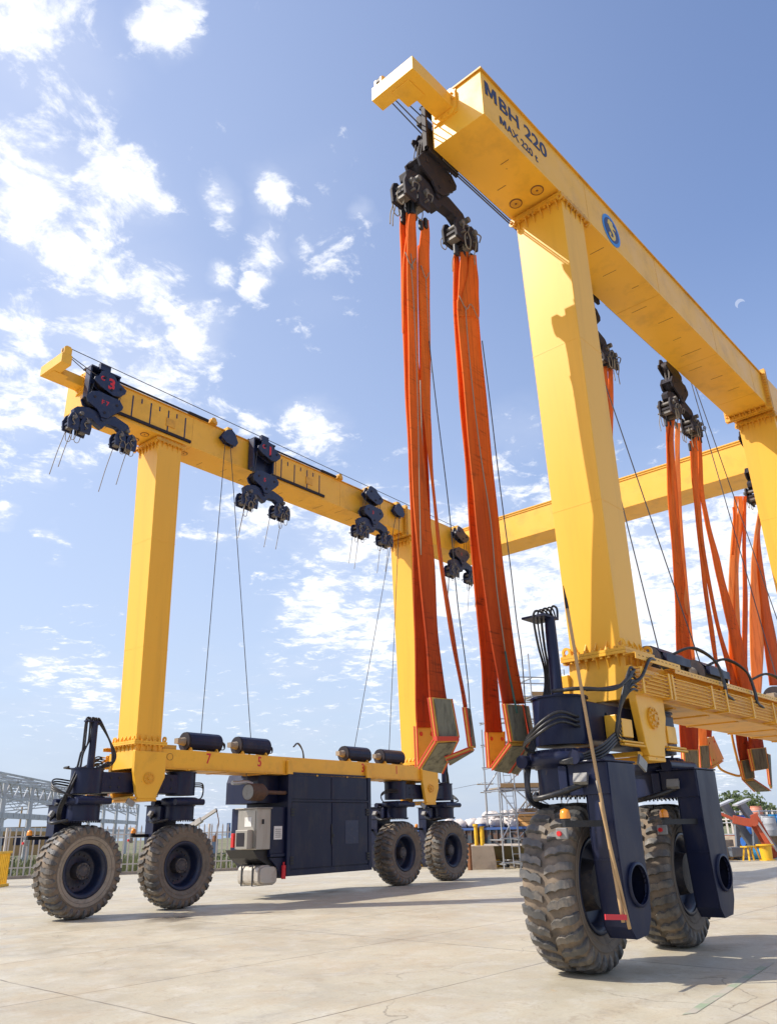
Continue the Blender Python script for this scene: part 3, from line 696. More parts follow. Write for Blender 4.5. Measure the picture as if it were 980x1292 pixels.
        for (qa, qb) in ((-.06, .05), (.95, 1.06)):
            mb = mk(); mb.prism([(2.42+lx, 3.72), (3.32+lx, 3.72), (3.32+lx, 3.05), (3.14+lx, 2.62), (3.12+lx, 2.50), (2.62+lx, 2.50), (2.56+lx, 2.62), (2.44+lx, 3.22)], qa, qb)
            y_ = mb.build('yoke_plate', M['yellow'], hoist, bevel=.012)
            qo = qa-.002 if qa < .5 else qb+.002; sg = -1 if qa < .5 else 1
            mb = mk(); mb.cyl((2.86+lx, qo, 3.02), (2.86+lx, qo+sg*.03, 3.02), .15, seg=28); mb.cyl((2.86+lx, qo+sg*.03, 3.02), (2.86+lx, qo+sg*.06, 3.02), .05, seg=16)
            for k in range(10):
                a = 2*pi*k/10; bolt(mb, (2.86+lx+.115*cos(a), qo+sg*.03, 3.02+.115*sin(a)), (0, sg, 0), .018, .02)
            mb.build('pivot_pin', M['yellow_dirty'], y_)
        mb = mk(); mb.box((2.6+lx, -.05, 2.44), (3.14+lx, 1.05, 2.50)); mb.box((2.44+lx, .02, 2.5), (2.58+lx, 1.0, 2.56)); mb.build('yoke_tie_bar', M['yellow'], hoist, bevel=.01)
        mb = mk(); mb.obox((2.44+lx, 1.02 if side == 'L' else -.02, 2.40), (.22, .03, .14), (0, .5, 0)); mb.build('floodlight', M['glassgrey'], hoist)
        # ---- navy rocking beam with two steering posts
        mb = mk(); mb.box((1.5+lx, .18, 2.66), (4.14+lx, .84, 3.16))
        rb = mb.build('rocking_beam', M['navy'], hoist, bevel=.012)
        mb = mk()
        for x in (1.98, 2.2, 3.45, 3.68):
            for z in (2.79, 3.02):
                mb.cyl((x+lx, .845, z), (x+lx, .857, z), .028, seg=12); mb.cyl((x+lx, .163, z), (x+lx, .175, z), .028, seg=12)
        build_each(mb, 'plug', M['black'], rb)
        for wx in (1.5, 4.14):
            X = wx+lx; Q = .60
            mb = mk(); mb.cyl((X, Q, 2.62), (X, Q, 3.22), .36, seg=36); mb.cyl((X, Q, 3.22), (X, Q, 3.245), .385, seg=36)
            post = mb.build('steering_post', M['navy'], hoist)
            mb = mk(); mb.lathe([(.36, 2.66-.10), (.40, 2.56), (.40, 2.52), (.46, 2.52), (.46, 2.37), (.40, 2.37), (.40, 2.33), (.36, 2.33)], (X, Q, 0), (0, 0, 1), 36)
            for k in range(32):
                a = 2*pi*k/32; bolt(mb, (X+.43*cos(a), Q+.43*sin(a), 2.52), (0, 0, 1), .015, .025)
            mb.build('slewing_ring', M['navy'], post)
            mb = mk(); mb.cyl((X-.42, Q+.40, 2.43), (X+.40, Q+.44, 2.43), .085, seg=16); mb.cyl((X-.5, Q-.42, 2.43), (X+.36, Q-.44, 2.43), .085, seg=16)
            build_each(mb, 'steering_cylinder', M['navy'], post)
            mb = mk(); mb.cyl((X, Q, 2.02), (X, Q, 2.33), .37, seg=36); mb.cyl((X, Q, 1.995), (X, Q, 2.02), .42, seg=36)
            for k in range(40):
                a = 2*pi*k/40; bolt(mb, (X+.39*cos(a), Q+.39*sin(a), 1.995), (0, 0, -1), .012, .03)
            mb.build('lower_drum', M['navy'], hoist)
            # suspension arm on the outer side of the wheel
            mb = mk(); mb.box((X-.42, -.20, 1.985), (X+.30, .34, 2.36)); mb.box((X-.48, -.22, 2.36), (X+.32, .36, 2.385))
            mb.box((X-.45, .34, 2.02), (X-.1, .46, 2.34))
            arm = mb.build('suspension_arm', M['navy'], hoist, bevel=.01)
            po = [(-.40, 2.35), (.29, 2.35), (.25, 1.25), (.28, 1.0), (.22, .62), (.10, .44), (-.20, .42), (-.31, .55), (-.36, 1.0), (-.40, 1.6)]
            poly = [(X+a, b) for a, b in po]
            plate('arm_side_plate', poly, [circ(X-.02, .98, .215, 24)], .022, M['navy'], arm, lambda a, b, t: xf(Vector((a, -.20+t, b))))
            mb = mk(); mb.lathe([(.215, -.245), (.245, -.245), (.245, -.19), (.215, -.19), (.215, -.245)], (X-.02, 0, .98), (0, 1, 0), 30)
            for (a, b), (c, d) in zip(po[3:], po[4:]+po[:1]):
                mb.faces([(X+a, -.19, b), (X+c, -.19, d), (X+c, .12, d), (X+a, .12, b)], [(0, 1, 2, 3)])
            for (a, b), (c, d) in zip(po[:4], po[1:4]):
                mb.faces([(X+a, -.19, b), (X+c, -.19, d), (X+c, .12, d), (X+a, .12, b)], [(0, 1, 2, 3)])
            for z in (1.55, 1.25):
                mb.box((X-.39, -.188, z), (X+.25, .12, z+.02))
            mb.build('arm_web', M['navy'], arm)
            plate('arm_inner_plate', poly, [circ(X-.02, .98, .16, 20)], .02, M['navy'], arm, lambda a, b, t: xf(Vector((a, .12+t, b))))
            mb = mk(); mb.obox((X-.05, .02, .99), (.12, .1, .10), (.2, .3, 0)); mb.build('brake_fitting', M['white'], arm)
            # lamp bracket with amber beacon and switch box
            mb = mk(); mb.beam((X-.36, -.1, 1.66), (X-1.0, .12, 1.66), .05, .07); mb.cyl((X-.95, .12, 1.69), (X-.95, .12, 1.72), .055, seg=16); br = mb.build('lamp_bracket', M['black'], hoist)
            mb = mk(); mb.lathe([(.062, 1.72), (.06, 1.77), (.048, 1.815), (0.001, 1.83)], (X-.95, .12, 0), (0, 0, 1), 20); mb.build('amber_beacon', M['beacon'], br)
            mb = mk(); mb.obox((X-1.02, .14, 1.56), (.08, .13, .12), (0, 0, .3)); sb = mb.build('switch_box', M['glassgrey'], br, bevel=.01)
            mb = mk(); mb.cyl((X-1.07, .14, 1.56), (X-1.10, .14, 1.56), .028, seg=14); mb.build('red_button', M['redlens'], br)
            # dust guard over the tyre + small floodlight
            mb = mk(); mb.tube([(X-.35, .05, 2.15), (X-.62, .3, 2.03), (X-.72, .62, 1.96), (X-.45, .8, 2.02)], .035, 8); build_each(mb, 'brake_hose', M['hose'], arm)
            mb = mk(); mb.obox((X-.50, .12, 2.17), (.07, .17, .12), (0, .5, .2)); mb.build('work_lamp', M['glassgrey'], arm)
        # hose mast over the forward / aft post
        X = (1.5 if lx == 0 else 4.14)+lx+(.04 if side == 'R' else 0); Q = .70 if side == 'L' else .64
        mb = mk(); mb.cyl((X, Q, 3.24), (X, Q, 4.36), .085, .072, seg=18); mb.box((X-.26, Q-.06, 4.355), (X+.14, Q+(.30 if side == 'R' else .06), 4.385)); mast = mb.build('hose_mast', M['navy'], hoist)
        mb = mk(); random.seed(11 if side == 'R' else 12)
        sg = -1 if lx == 0 else 1
        for k in range(5):
            j = random.uniform(-.03, .03); xo_ = X-sg*.04+sg*.055*k
            qk = Q-.03+.02*(k % 3)
            if side == 'R' and lx == 0:
                o5 = .018*k
                mb.tube([at(703-2*k, 782, .66), at(702-5*k, 768+k, .68), at(696-5.5*k, 766+1.5*k, .72), at(693-5*k, 784, .75), at(694-3.8*k, 815, .77), at(696-2.2*k, 850, .78+o5), at(691-1.6*k, 885, .84+o5), at(678-1.6*k, 930, .93+o5), at(669-1.4*k, 965, .97+o5),
                         at(667-k, 992, .95+o5), at(674-k, 1010+k, .92), at(698, 1018+1.6*k, .80), at(728, 1019+2.2*k, .62), at(748+k, 1032+k, .42), at(756+k, 1055, .22)], .012 if k % 2 else .017, 8)
                continue
            mb.tube([(xo_-sg*.06, qk, 4.30), (xo_-sg*.04, qk, 4.43), (xo_+sg*.02, qk, 4.45), (xo_+sg*.06, qk, 4.34), (xo_+sg*.06, qk, 4.1-.1*k), (X+sg*(.20+.016*k), qk+j*.5, 3.62), (X+sg*(.24+.02*k), qk+j, 3.2),
                     (X+sg*(.40+.025*k), qk, 2.72+j), (X+sg*(.52+.02*k), Q-.1, 2.3), (X+sg*(.48+.015*k), Q-.2, 2.04), (X+sg*.30, .30, 1.97+.02*k), (X+sg*.05, .12, 1.93+.02*k)], .018 if k % 2 else .023, 7)
        build_each(mb, 'mast_hose', M['hose'], hoist)
        mb = mk()
        for k in range(4):   # hoses arching from the mast to the leg
            mb.tube([(X-sg*.02, Q, 4.34), (X-sg*.10, Q-.02*k, 4.45-.02*k), (X-sg*(.38+.02*k), Q, 4.05-.04*k), (X-sg*(.62-.03*k), Q+.02, 3.62-.05*k), (X-sg*(.5-.04*k), Q+.05, 3.34+.02*k), (X-sg*.2, Q, 3.27), (X-sg*.05, Q+.2, 3.3)], .018, 7)
        if side == 'L': build_each(mb, 'return_hose', M['hose'], hoist)
        else: mb.bm.free()
        mb = mk()
        for k in range(3):   # loops round the slewing collar
            mb.tube([(X+sg*.2, .25, 2.95-.06*k), (X+sg*.62, .3, 2.98-.06*k), (X+sg*.78, .55, 2.8-.05*k), (X+sg*.6, .85, 2.6), (X+sg*.38, .8, 2.52)], .02, 7)
            xo = (4.14 if lx == 0 else 1.5)+lx
            mb.tube([(xo-sg*.2, .9, 2.95-.05*k), (xo-sg*.55, .75, 2.95-.05*k), (xo-sg*.72, .6, 2.8-.03*k), (xo-sg*.66, .6, 2.56), (xo-sg*.42, .6, 2.5)], .018, 7)
        build_each(mb, 'collar_hose', M['hose'], hoist)
    # ---- lower beam
    zt_, zb_ = 3.83, 3.315
    mb = mk(); mb.box((3.26, .06, zb_), (13.8, .95, zt_)); lb = mb.build('lower_beam', M['yellow'], hoist, bevel=.01)
    mb = mk(); mb.box((3.3, .0, zb_-.03), (13.78, 1.0, zb_)); mb.build('bottom_plate', M['yellow_dirty'], lb)
    mb = mk()
    for x in (4.0, 5.3, 6.6, 8.6, 9.9, 11.2, 12.5): mb.box((x, .1, zb_-.05), (x+.12, .98, zb_-.03)); mb.cyl((x+.06, 1.0, zb_-.02), (x+.06, 1.02, zb_-.02), .03, seg=10)
    build_each(mb, 'bottom_strap', M['yellow_dirty'], lb)
    mb = mk(); mb.box((3.3, .55, zt_), (3.75, .85, zt_+.12)); mb.build('junction_box', M['pad'], lb, bevel=.01)
    # winches (two pairs)
    for x, zz_ in ((4.25, 0), (6.0, 0), (10.35, 0.0), (12.1, 0)):
        mb = mk(); c = zt_+.27
        mb.cyl((x, .5, c), (x+1.02, .5, c), .17, seg=28); mb.cyl((x-.03, .5, c), (x+.02, .5, c), .24, seg=28); mb.cyl((x+1.02, .5, c), (x+1.07, .5, c), .24, seg=28)
        wi = mb.build('winch', M['dark_hook'], hoist)
        mb = mk()
        for k in range(22): mb.lathe([(.17, .06+k*.042), (.195, .07+k*.042), (.195, .085+k*.042), (.17, .10+k*.042)], (x, .5, c), (1, 0, 0), 24)
        mb.build('wound_rope', M['rope'], wi)
        mb = mk()
        n = 10
        for i in range(n):
            a0, a1 = radians(-60+210*i/n), radians(-60+210*(i+1)/n)
            A = [(x+.02, .5+.25*cos(a0), c+.25*sin(a0)), (x+1.04, .5+.25*cos(a0), c+.25*sin(a0)), (x+1.04, .5+.25*cos(a1), c+.25*sin(a1)), (x+.02, .5+.25*cos(a1), c+.25*sin(a1))]
            mb.faces(A, [(0, 1, 2, 3)])
        mb.box((x+.06, .5-.30, c-.04), (x+1.0, .5-.24, c+.10))
        mb.build('winch_guard', M['navy'], wi)
        mb = mk(); mb.cyl((x-.03, .5, c), (x-.20, .5, c), .11, .08, seg=18); mb.box((x-.28, .42, c-.06), (x-.19, .58, c+.07)); mb.build('winch_motor', M['greywood'], wi)
        mb = mk()
        for xx in (x+.03, x+.88): mb.prism([(.22, zt_), (.78, zt_), (.66, zt_+.16), (.34, zt_+.16)], xx, xx+.05, 'x'); mb.box((xx-.08, .2, zt_), (xx+.13, .8, zt_+.02))
        build_each(mb, 'winch_foot', M['yellow'], wi)
        mb = mk()
        for k in range(3): mb.tube([(x+1.06, .42+.06*k, c), (x+1.22, .4+.06*k, c+.09-.02*k), (x+1.36-.03*k, .45, c+.02), (x+1.3, .5, c-.13), (x+1.1, .5, c-.14)], .014, 6)
        build_each(mb, 'winch_hose', M['hose'], wi)
    if side == 'L':
        o, ex, eq = fr(xf, (0, .957, 0))
        for t_, x, z in (('7', 4.62, 3.60), ('5', 6.38, 3.60), ('3', 10.68, 3.60), ('1', 12.35, 3.60)):
            p = xf(Vector((x, .953, z-.10))); text('number_'+{'7': 'seven', '5': 'five', '3': 'three', '1': 'one'}[t_], t_, .36, M['redpaint'], lb, basis(p, ex, Vector((0, 0, 1))), .85, .006)
        mb = mk(); mb.lathe([(.085, .952), (.095, .952), (.095, .956), (.085, .956)], (3.5, 0, 3.62), (0, 1, 0), 30); mb.build('stamped_ring', M['rust'], lb)
    else:
        for t_, x, z in (('8', 4.05, 3.60), ('6', 5.86, 3.61)):
            p = Vector((x, .053, z-.05)); text('number_'+{'8': 'eight', '6': 'six'}[t_], t_, .30, M['maroon'], lb, basis(p, Vector((1, 0, 0)), Vector((0, 0, 1))), .8, .004)
    # pipe runs on the outer face
    mb = mk()
    for k in range(6):
        z = 3.34+k*.055
        mb.cyl((2.28 if k % 2 else 2.32, -.13, z), (13.4, -.13, z), .014, seg=8); mb.cyl((2.4+.1*k, -.17, z+.02), (10.2, -.17, z+.02), .010, seg=8)
    pr = mb.build('pipe_run', M['yellow'], hoist)
    mb = mk()
    for x in (2.42, 3.3, 3.42, 4.9, 5.5, 6.7, 7.8, 8.1, 9.4, 10.6, 11.8, 13.0):
        mb = mk(); mb.box((x, -.184, 3.31), (x+.055, .06 if x > 3.3 else -.06, 3.34)); mb.box((x, -.20, 3.31), (x+.055, -.185, 3.68)); mb.box((x, -.11, 3.342), (x+.055, -.10, 3.658))
        mb.box((x, -.184, 3.66), (x+.055, .06 if x > 3.3 else -.06, 3.675)); mb.build('pipe_clamp', M['yellow'], pr)
    mb = mk(); mb.box((2.32, -.19, 3.86), (3.8, -.02, 3.87)); mb.box((2.32, -.195, 3.78), (3.8, -.185, 3.87)); mb.box((3.8, -.10, 3.83), (13.2, .06, 3.84)); mb.box((3.8, -.105, 3.76), (13.2, -.095, 3.84))
    tray = mb.build('cable_tray', M['yellow'], hoist)
    mb = mk()
    for k in range(75):
        x = 3.9+k*.125; mb.box((x, -.107, 3.80), (x+.06, -.1055, 3.81))
    for k in range(11):
        x = 2.4+k*.125; mb.box((x, -.197, 3.83), (x+.06, -.1955, 3.84))
    mb.build('tray_slots', M['rust'], tray)
    mb = mk()
    for (x, xx) in ((4.95, 5.6), (6.4, 7.3), (8.6, 9.3)):
        for k in range(2): mb.tube([(x-.25, .3, 4.22), (x+.15, .05+.04*k, 4.36), (x+.55, -.12, 4.16), (x+.62+.05*k, -.17, 3.8), (x+.6+.05*k, -.18, 3.62), (x+.95, -.17, 3.55)], .022, 7)
    mb.tube([(3.0, -.17, 3.84), (2.7, -.21, 3.8), (2.35, -.2, 3.5), (2.05, -.1, 3.4), (1.7, .0, 3.32), (1.45, .15, 3.3)], .024, 7)
    build_each(mb, 'beam_hose', M['hose'], hoist)
    mb = mk()
    for k in range(6):   # hoses leaving the pipe ends and dropping to the valve block
        z = 3.34+k*.055
        mb.tube([(2.33, -.14, z), (2.12, -.17, z-.01), (1.98-.02*k, -.12, z-.12-.06*k), (1.95-.03*k, -.02, 2.98-.05*k), (2.2, .04, 2.78-.03*k), (2.4, .06, 2.77-.03*k)], .019, 7)
    for k in range(4):
        mb.tube([(2.0, .06, 2.78-.03*k), (1.7, -.02, 2.72-.04*k), (1.3, -.02, 2.55-.04*k), (1.02, .2, 2.42-.02*k), (1.0, .38, 2.38), (1.15, .2, 2.36)], .02, 7)
    mb.tube([(2.3, -.15, 3.62), (2.0, -.17, 3.45), (1.7, -.1, 3.3), (1.2, .1, 3.28), (1.1, .45, 3.28)], .026, 8)
    build_each(mb, 'valve_hose', M['hose'], hoist)
    for x in (2.0, 3.4):
        mb = mk(); mb.box((x, -.02, 2.72), (x+.30, .17, 2.96)); mb.box((x-.12, .0, 2.66), (x-.02, .17, 3.0)); vb = mb.build('valve_box', M['yellow'], hoist, bevel=.01)
        mb = mk()
        for k in range(4): mb.cyl((x-.1, .0-.02*k, 2.66-.04*(k % 2)), (x+.5, .0-.02*k, 2.66-.04*(k % 2)), .016, seg=8)
        build_each(mb, 'valve_pipe', M['yellow'], vb)
    # ---- jib bracket at the open end, hooked inward
    mb = mk()
    mb.box((-.02, .50, 12.66), (0, 1.0, 13.22)); 
    mb.prism([(.50, 12.75), (.58, 12.66), (.92, 12.66), (1.0, 12.75), (1.0, 13.12), (.92, 13.22), (.58, 13.22), (.50, 13.12)], -.05, -.02, 'x')
    for k in range(10):
        a = 2*pi*k/10; bolt(mb, (-.05, .75+.225*cos(a), 12.94+.25*sin(a)), (-1, 0, 0), .02, .03)
    jf = mb.build('jib_flange', M['yellow'], hoist)
    JQ = 1.46 if side == 'R' else 1.62
    mb = mk()
    mb.prism([(-.05, .57), (-1.05, .57), (-1.05, JQ), (-.78, JQ), (-.78, 1.12), (-.62, .92), (-.05, .92)], 12.78, 13.06, 'z')
    mb.box((-.95, .75, 12.765), (-.55, 1.1, 12.78))
    jb = mb.build('jib', M['yellow'], hoist, bevel=.012)
    mb = mk(); mb.prism([(-1.0, 13.06), (-.80, 13.06), (-.80, 13.25), (-.85, 13.30), (-.95, 13.30), (-1.0, 13.25)], JQ-.18, JQ-.14); mb.prism([(-1.0, 13.06), (-.80, 13.06), (-.80, 13.25), (-.85, 13.30), (-.95, 13.30), (-1.0, 13.25)], JQ-.06, JQ-.02); build_each(mb, 'sheave_cheek', M['yellow'], jb)
    mb = mk(); mb.cyl((-.90, JQ-.135, 13.22), (-.90, JQ-.065, 13.22), .10, seg=20); mb.build('jib_sheave', M['black'], jb)
    # ---- inner face rails, slots, carriages
    for x0 in (.55, 6.05):
        mb = mk(); mb.box((x0, GW+.003, ZB+.09), (x0+2.75, GW+.05, ZB+.13)); mb.box((x0, GW+.042, ZB+.09), (x0+2.75, GW+.055, ZB+.17)); mb.build('carriage_rail', M['dark_hook'], hoist)
        mb = mk()
        for k in range(4): mb.box((x0+.78+k*.58, GW+.002, ZB+.17), (x0+.82+k*.58, GW+.006, ZT-.14))
        for k in range(3): mb.box((x0+1.06+k*.58, GW+.002, ZT-.28), (x0+1.10+k*.58, GW+.006, ZT-.14))
        mb.build('slot_marks', M['navytext'], hoist)
        mb = mk(); mb.cyl((x0+.3, GW+.04, ZT+.05), (x0+2.6, GW+.04, ZT+.05), .03, seg=12); mb.cyl((x0+2.6, GW+.04, ZT+.05), (x0+3.3, GW+.04, ZT+.05), .05, seg=12); mb.build('carriage_ram', M['dark_hook'], hoist)
        mb = mk(); mb.box((x0+3.35, GW-.1, ZT+.01), (x0+3.6, GW+.1, ZT+.12)); mb.cyl((x0+3.45, GW+.14, ZT+.1), (x0+3.45, GW-.02, ZT+.1), .09, seg=18); mb.box((x0+1.9+.0, GW+.003, ZB+.35), (x0+2.2, GW+.02, ZB+.6)); build_each(mb, 'ram_bracket', M['yellow_dirty'], hoist)
    # rope-change sheaves
    for x in (4.55, 12.6) if side == 'L' else (4.4, 11.0):
        mb = mk(); hexp = [(x-.30, ZT-.36), (x-.12, ZT-.08), (x+.06, ZT+.0), (x+.2, ZT-.10), (x+.33, ZT-.36), (x+.24, ZT-.52), (x-.1, ZT-.50)]
        mb.prism(hexp, GW+.06, GW+.09); mb.prism(hexp, GW+.19, GW+.22); mb.cyl((x-.1, GW+.1, ZT-.34), (x-.1, GW+.18, ZT-.34), .14, seg=20); mb.cyl((x+.14, GW+.1, ZT-.36), (x+.14, GW+.18, ZT-.36), .13, seg=20)
        sh = mb.build('guide_sheave', M['navy_hook' if side == 'L' else 'dark_hook'], hoist)
        mb = mk(); mb.box((x-.06, GW-.15, ZT-.05), (x+.12, GW+.17, ZT+.06)); mb.build('sheave_bracket', M['yellow'], sh)
    # ropes that run along the top
    mb = mk(); mb.cyl((-.9, JQ-.1, 13.31), (16.3, 1.20, 13.30 if side == 'L' else 13.3), .011, seg=6); mb.cyl((-.9, JQ-.12, 13.12), (.2, 1.25, 12.86), .011, seg=6); mb.cyl((-.9, JQ-.06, 13.10), (.75, 1.35, 12.80), .011, seg=6)
    if side == 'R': mb.cyl((.3, 1.12, 12.25), (4.4, 1.12, 12.20), .013, seg=6); mb.cyl((.3, 1.08, 12.25), (4.4, 1.08, 12.20), .013, seg=6)
    build_each(mb, 'hauling_rope', M['rope'], hoist)
    mb = mk()
    zz_ = zt_+.44
    pairs = [(4.75, 4.45), (6.5, 4.65), (10.85, 12.5), (12.6, 12.7)] if side == 'L' else [(4.75, 4.35), (6.5, 4.45), (10.85, 10.9), (12.6, 11.1)]
    for xa, xb in pairs: mb.cyl((xa, .5, zz_), (xb, 1.18, ZT-.5), .011, seg=6)
    build_each(mb, 'winch_rope', M['rope'], hoist)

# cross beam at the closed end
mb = MB(); XA, XB_, ZC0, ZC1 = 17.41, 18.76, 12.262, 13.409
mb.box((XA, -.02, ZC0), (XB_, LO+.78, ZC1-.02)); cb = mb.build('cross_beam', M['yellow'], hoist, bevel=.01)
mb = MB(); mb.box((XA-.06, -.04, ZC1-.02), (XB_+.06, LO+.8, ZC1+.02)); mb.box((XA-.03, -.03, ZC1-.09), (XA, LO+.79, ZC1-.02)); mb.build('top_plate', M['yellow'], cb)

# painted writing and emblem on the right-hand girder
FX = Vector((1, 0, 0)); FZ = Vector((0, 0, 1))
GM = [(0, 0), (0, 1), (.27, 1), (.46, .40), (.65, 1), (.92, 1), (.92, 0), (.71, 0), (.71, .66), (.54, .12), (.38, .12), (.21, .66), (.21, 0)]
def glyph(x, z, w, h): plate('letter', [(x+a*w, z+b*h) for a, b in GM], [], .004, M['navytext'], hoist, lambda a, b, t: Vector((a, -.0045+t, b)))
glyph(.09, 12.74, .36, .30)
t0 = text('tmp_text', 'BH 220', .41, M['navytext'], hoist, basis(Vector((.47, -.004, 12.74)), FX, FZ), 1.20, .0075); xe = max(v.co.x for v in t0.data.vertices); bpy.data.objects.remove(t0)
text('model_lettering', 'BH', .41, M['navytext'], hoist, basis(Vector((.47, -.004, 12.74)), FX, FZ), 1.20, .0075)
t1_ = text('model_number', '220', .41, M['navytext'], hoist, basis(Vector((.47, -.004, 12.74)), FX, FZ), 1.20, .0075)
t1_.data.transform(Matrix.Translation((xe-max(v.co.x for v in t1_.data.vertices), 0, 0)))
glyph(.46, 12.39, .205, .17)
text('capacity_lettering', 'AX 220 t', .235, M['navytext'], hoist, basis(Vector((.67, -.004, 12.39)), FX, FZ), 1.06, .004)
c0 = (4.32, 12.62)
plate('emblem', circ(*c0, .36, 40), [], .006, M['logo_blue'], hoist, lambda a, b, t: Vector((a, -.006+t, b)))
emb = bpy.data.objects[[o.name for o in hoist.children if o.name.startswith('emblem')][0]]
plate('emblem_field', circ(*c0, .285, 40), [], .006, M['logo_navy'], emb, lambda a, b, t: Vector((a, -.011+t, b)))
sea = [(-.12, .20), (-.05, .25), (.02, .22), (.05, .25), (.08, .20), (.07, .14), (.17, .10), (.18, .07), (.08, .07), (.04, .04), (.10, -.01), (.14, -.08), (.12, -.17), (.05, -.24), (-.04, -.26), (-.12, -.22), (-.15, -.15), (-.12, -.10), (-.06, -.10), (-.05, -.14), (-.09, -.16), (-.07, -.19), (-.01, -.19), (.04, -.14), (.04, -.08), (-.02, -.03), (-.08, .03), (-.10, .09), (-.16, .10), (-.13, .14)]
plate('emblem_figure', [(c0[0]+a, c0[1]+b) for a, b in sea], [], .006, M['logo_yellow'], emb, lambda a, b, t: Vector((a, -.016+t, b)))
mb = MB(); mb.cyl((5.75, .12, ZT+.01), (5.75, .12, ZT+.14), .035, seg=12); mb.box((5.7, .05, ZT+.1), (5.95, .2, ZT+.16)); mb.build('warning_lamp', M['white'], hoist)

# ------------------------------------------------------------------ wheels
def make_tyre_meshes():
    R0, Wd = .90, .31
    mb = MB()
    prof = [(.50, -.20), (.56, -.27), (.66, -.305), (.76, -.31), (.83, -.30), (.875, -.27), (.89, -.15), (.893, 0), (.89, .15), (.875, .27), (.83, .30), (.76, .31), (.66, .305), (.56, .27), (.50, .20)]
    mb.lathe(prof, (0, 0, 0), (0, 1, 0), 96)
    random.seed(2)
    tb = mb
    tb2 = MB()
    n = 30
    for sd in (-1, 1):
        for k in range(n):
            th0 = 2*pi*(k+(.5 if sd > 0 else 0))/n; jit = random.uniform(-.006, .006)
            path = [(.895, .022, -.015), (.895, .075, .022), (.894, .115, .030), (.893, .150, .022), (.890, .19, .050), (.886, .225, .062), (.878, .255, .060), (.865, .283, .072), (.838, .305, .078), (.79, .316, .08), (.74, .314, .08)]
            hw = [.036, .043, .043, .042, .045, .047, .048, .048, .044, .036, .018]; hh = [.034, .038, .039, .039, .039, .039, .039, .037, .028, .014, .001]
            rings = []
            for (r, y, dth), w_, h_ in zip(path, hw, hh):
                th = th0+dth+jit
                # outward normal of the carcass at this point
                if y < .24: nr, ny = 1, 0
                elif y < .27: nr, ny = .9, .42
                elif y < .29: nr, ny = .72, .68
                elif y < .31: nr, ny = .35, .93
                else: nr, ny = .05, 1
                ring = []
                for s_, up in ((-1.12, 0), (-.86, 1), (.86, 1), (1.12, 0)):
                    rr = r+nr*(h_ if up else -.012); yy = (y+ny*(h_ if up else -.012))*sd; t = th+s_*w_/r
                    ring.append((rr*cos(t), yy, rr*sin(t)))
                rings.append([tb2._v(p) for p in ring])
            for A, B in zip(rings, rings[1:]):
                for a, b in ((0, 1), (1, 2), (2, 3)):
                    tb2.bm.faces.new((A[a], A[b], B[b], B[a]))
            tb2.bm.faces.new(rings[0]); tb2.bm.faces.new(list(reversed(rings[-1])))
    sw = MB()
    for sd in (-1, 1):
        sw.lathe([(.62, sd*.302), (.625, sd*.309), (.633, sd*.309), (.638, sd*.304)], (0, 0, 0), (0, 1, 0), 72)
        sw.lathe([(.545, sd*.262), (.60, sd*.292), (.66, sd*.3085), (.70, sd*.3125), (.705, sd*.318), (.715, sd*.318), (.72, sd*.313)], (0, 0, 0), (0, 1, 0), 72)
    rim = MB()
    rim.lathe([(.50, -.27), (.53, -.275), (.54, -.26), (.50, -.25), (.455, -.235), (.44, -.10), (.425, .04), (.40, .06), (.20, .07), (.18, .05), (0.001, .05)], (0, 0, 0), (0, 1, 0), 60)
    rim.lathe([(.50, .27), (.53, .275), (.54, .26), (.50, .25), (.46, .235), (.44, .12), (.42, .08), (.20, .09), (0.001, .09)], (0, 0, 0), (0, 1, 0), 60)
    hub = MB(); hub.cyl((0, -.18, 0), (0, .05, 0), .165, .175, seg=32); hub.cyl((0, -.20, 0), (0, -.18, 0), .10, .12, seg=24)
    hub.cyl((0, .08, 0), (0, .30, 0), .30, .26, seg=32)
    for k in range(12):
        a = 2*pi*k/12; hub.cyl((.135*cos(a), -.18, .135*sin(a)), (.135*cos(a), -.20, .135*sin(a)), .014, seg=8)
    for k in range(16):
        a = 2*pi*k/16; hub.cyl((.33*cos(a), .06, .33*sin(a)), (.33*cos(a), .035, .33*sin(a)), .016, seg=6)
    pr = MB(); pr.lathe([(.545, -.268), (.60, -.298), (.66, -.3145), (.695, -.3175)], (0, 0, 0), (0, 1, 0), 72)
    out = []
    for nm, b_, m_ in (('tyre', tb, 'tyre'), ('tread_lugs', tb2, 'tread'), ('sidewall', sw, 'sidewall'), ('rim', rim, 'rim'), ('hub', hub, 'hub'), ('sidewall_ring', pr, 'palering')):
        o = b_.build(nm, M[m_]); out.append((nm, o.data)); bpy.data.objects.remove(o)
    return out
TM = make_tyre_meshes()
def put_wheel(p, rz, spin, pale=False):
    e = bpy.data.objects.new('wheel', None); COL.objects.link(e); e.parent = hoist; e.location = Vector(p)-HO
    e.rotation_euler = (0, spin, rz); e.rotation_mode = 'XYZ'; e.scale = (1.03, 1.03, 1.03)
    for nm, me in TM:
        if nm == 'sidewall_ring' and not pale: continue
        o = bpy.data.objects.new(nm, me); COL.objects.link(o); o.parent = e
    return e
for side, xf in SIDES:
    k = 0
    for lx in (0, 11.258):
        for wx in (1.5, 4.14):
            X = wx+lx; Q = .68
            p = xf(Vector((X+(.07 if side == 'R' else 0), Q-(.03 if side == 'R' else 0), .955))); p.z = .957
            steer = {('R', 0): .10, ('R', 1): .10, ('L', 0): .06, ('L', 1): -.02}.get((side, k), 0.03)
            # local -Y of the wheel is the open (hub) side and faces inward
            rz = (pi if side == 'R' else AL)+steer
            put_wheel(p, rz, k*.37+.1, pale=(side == 'L' and k == 0)); k += 1

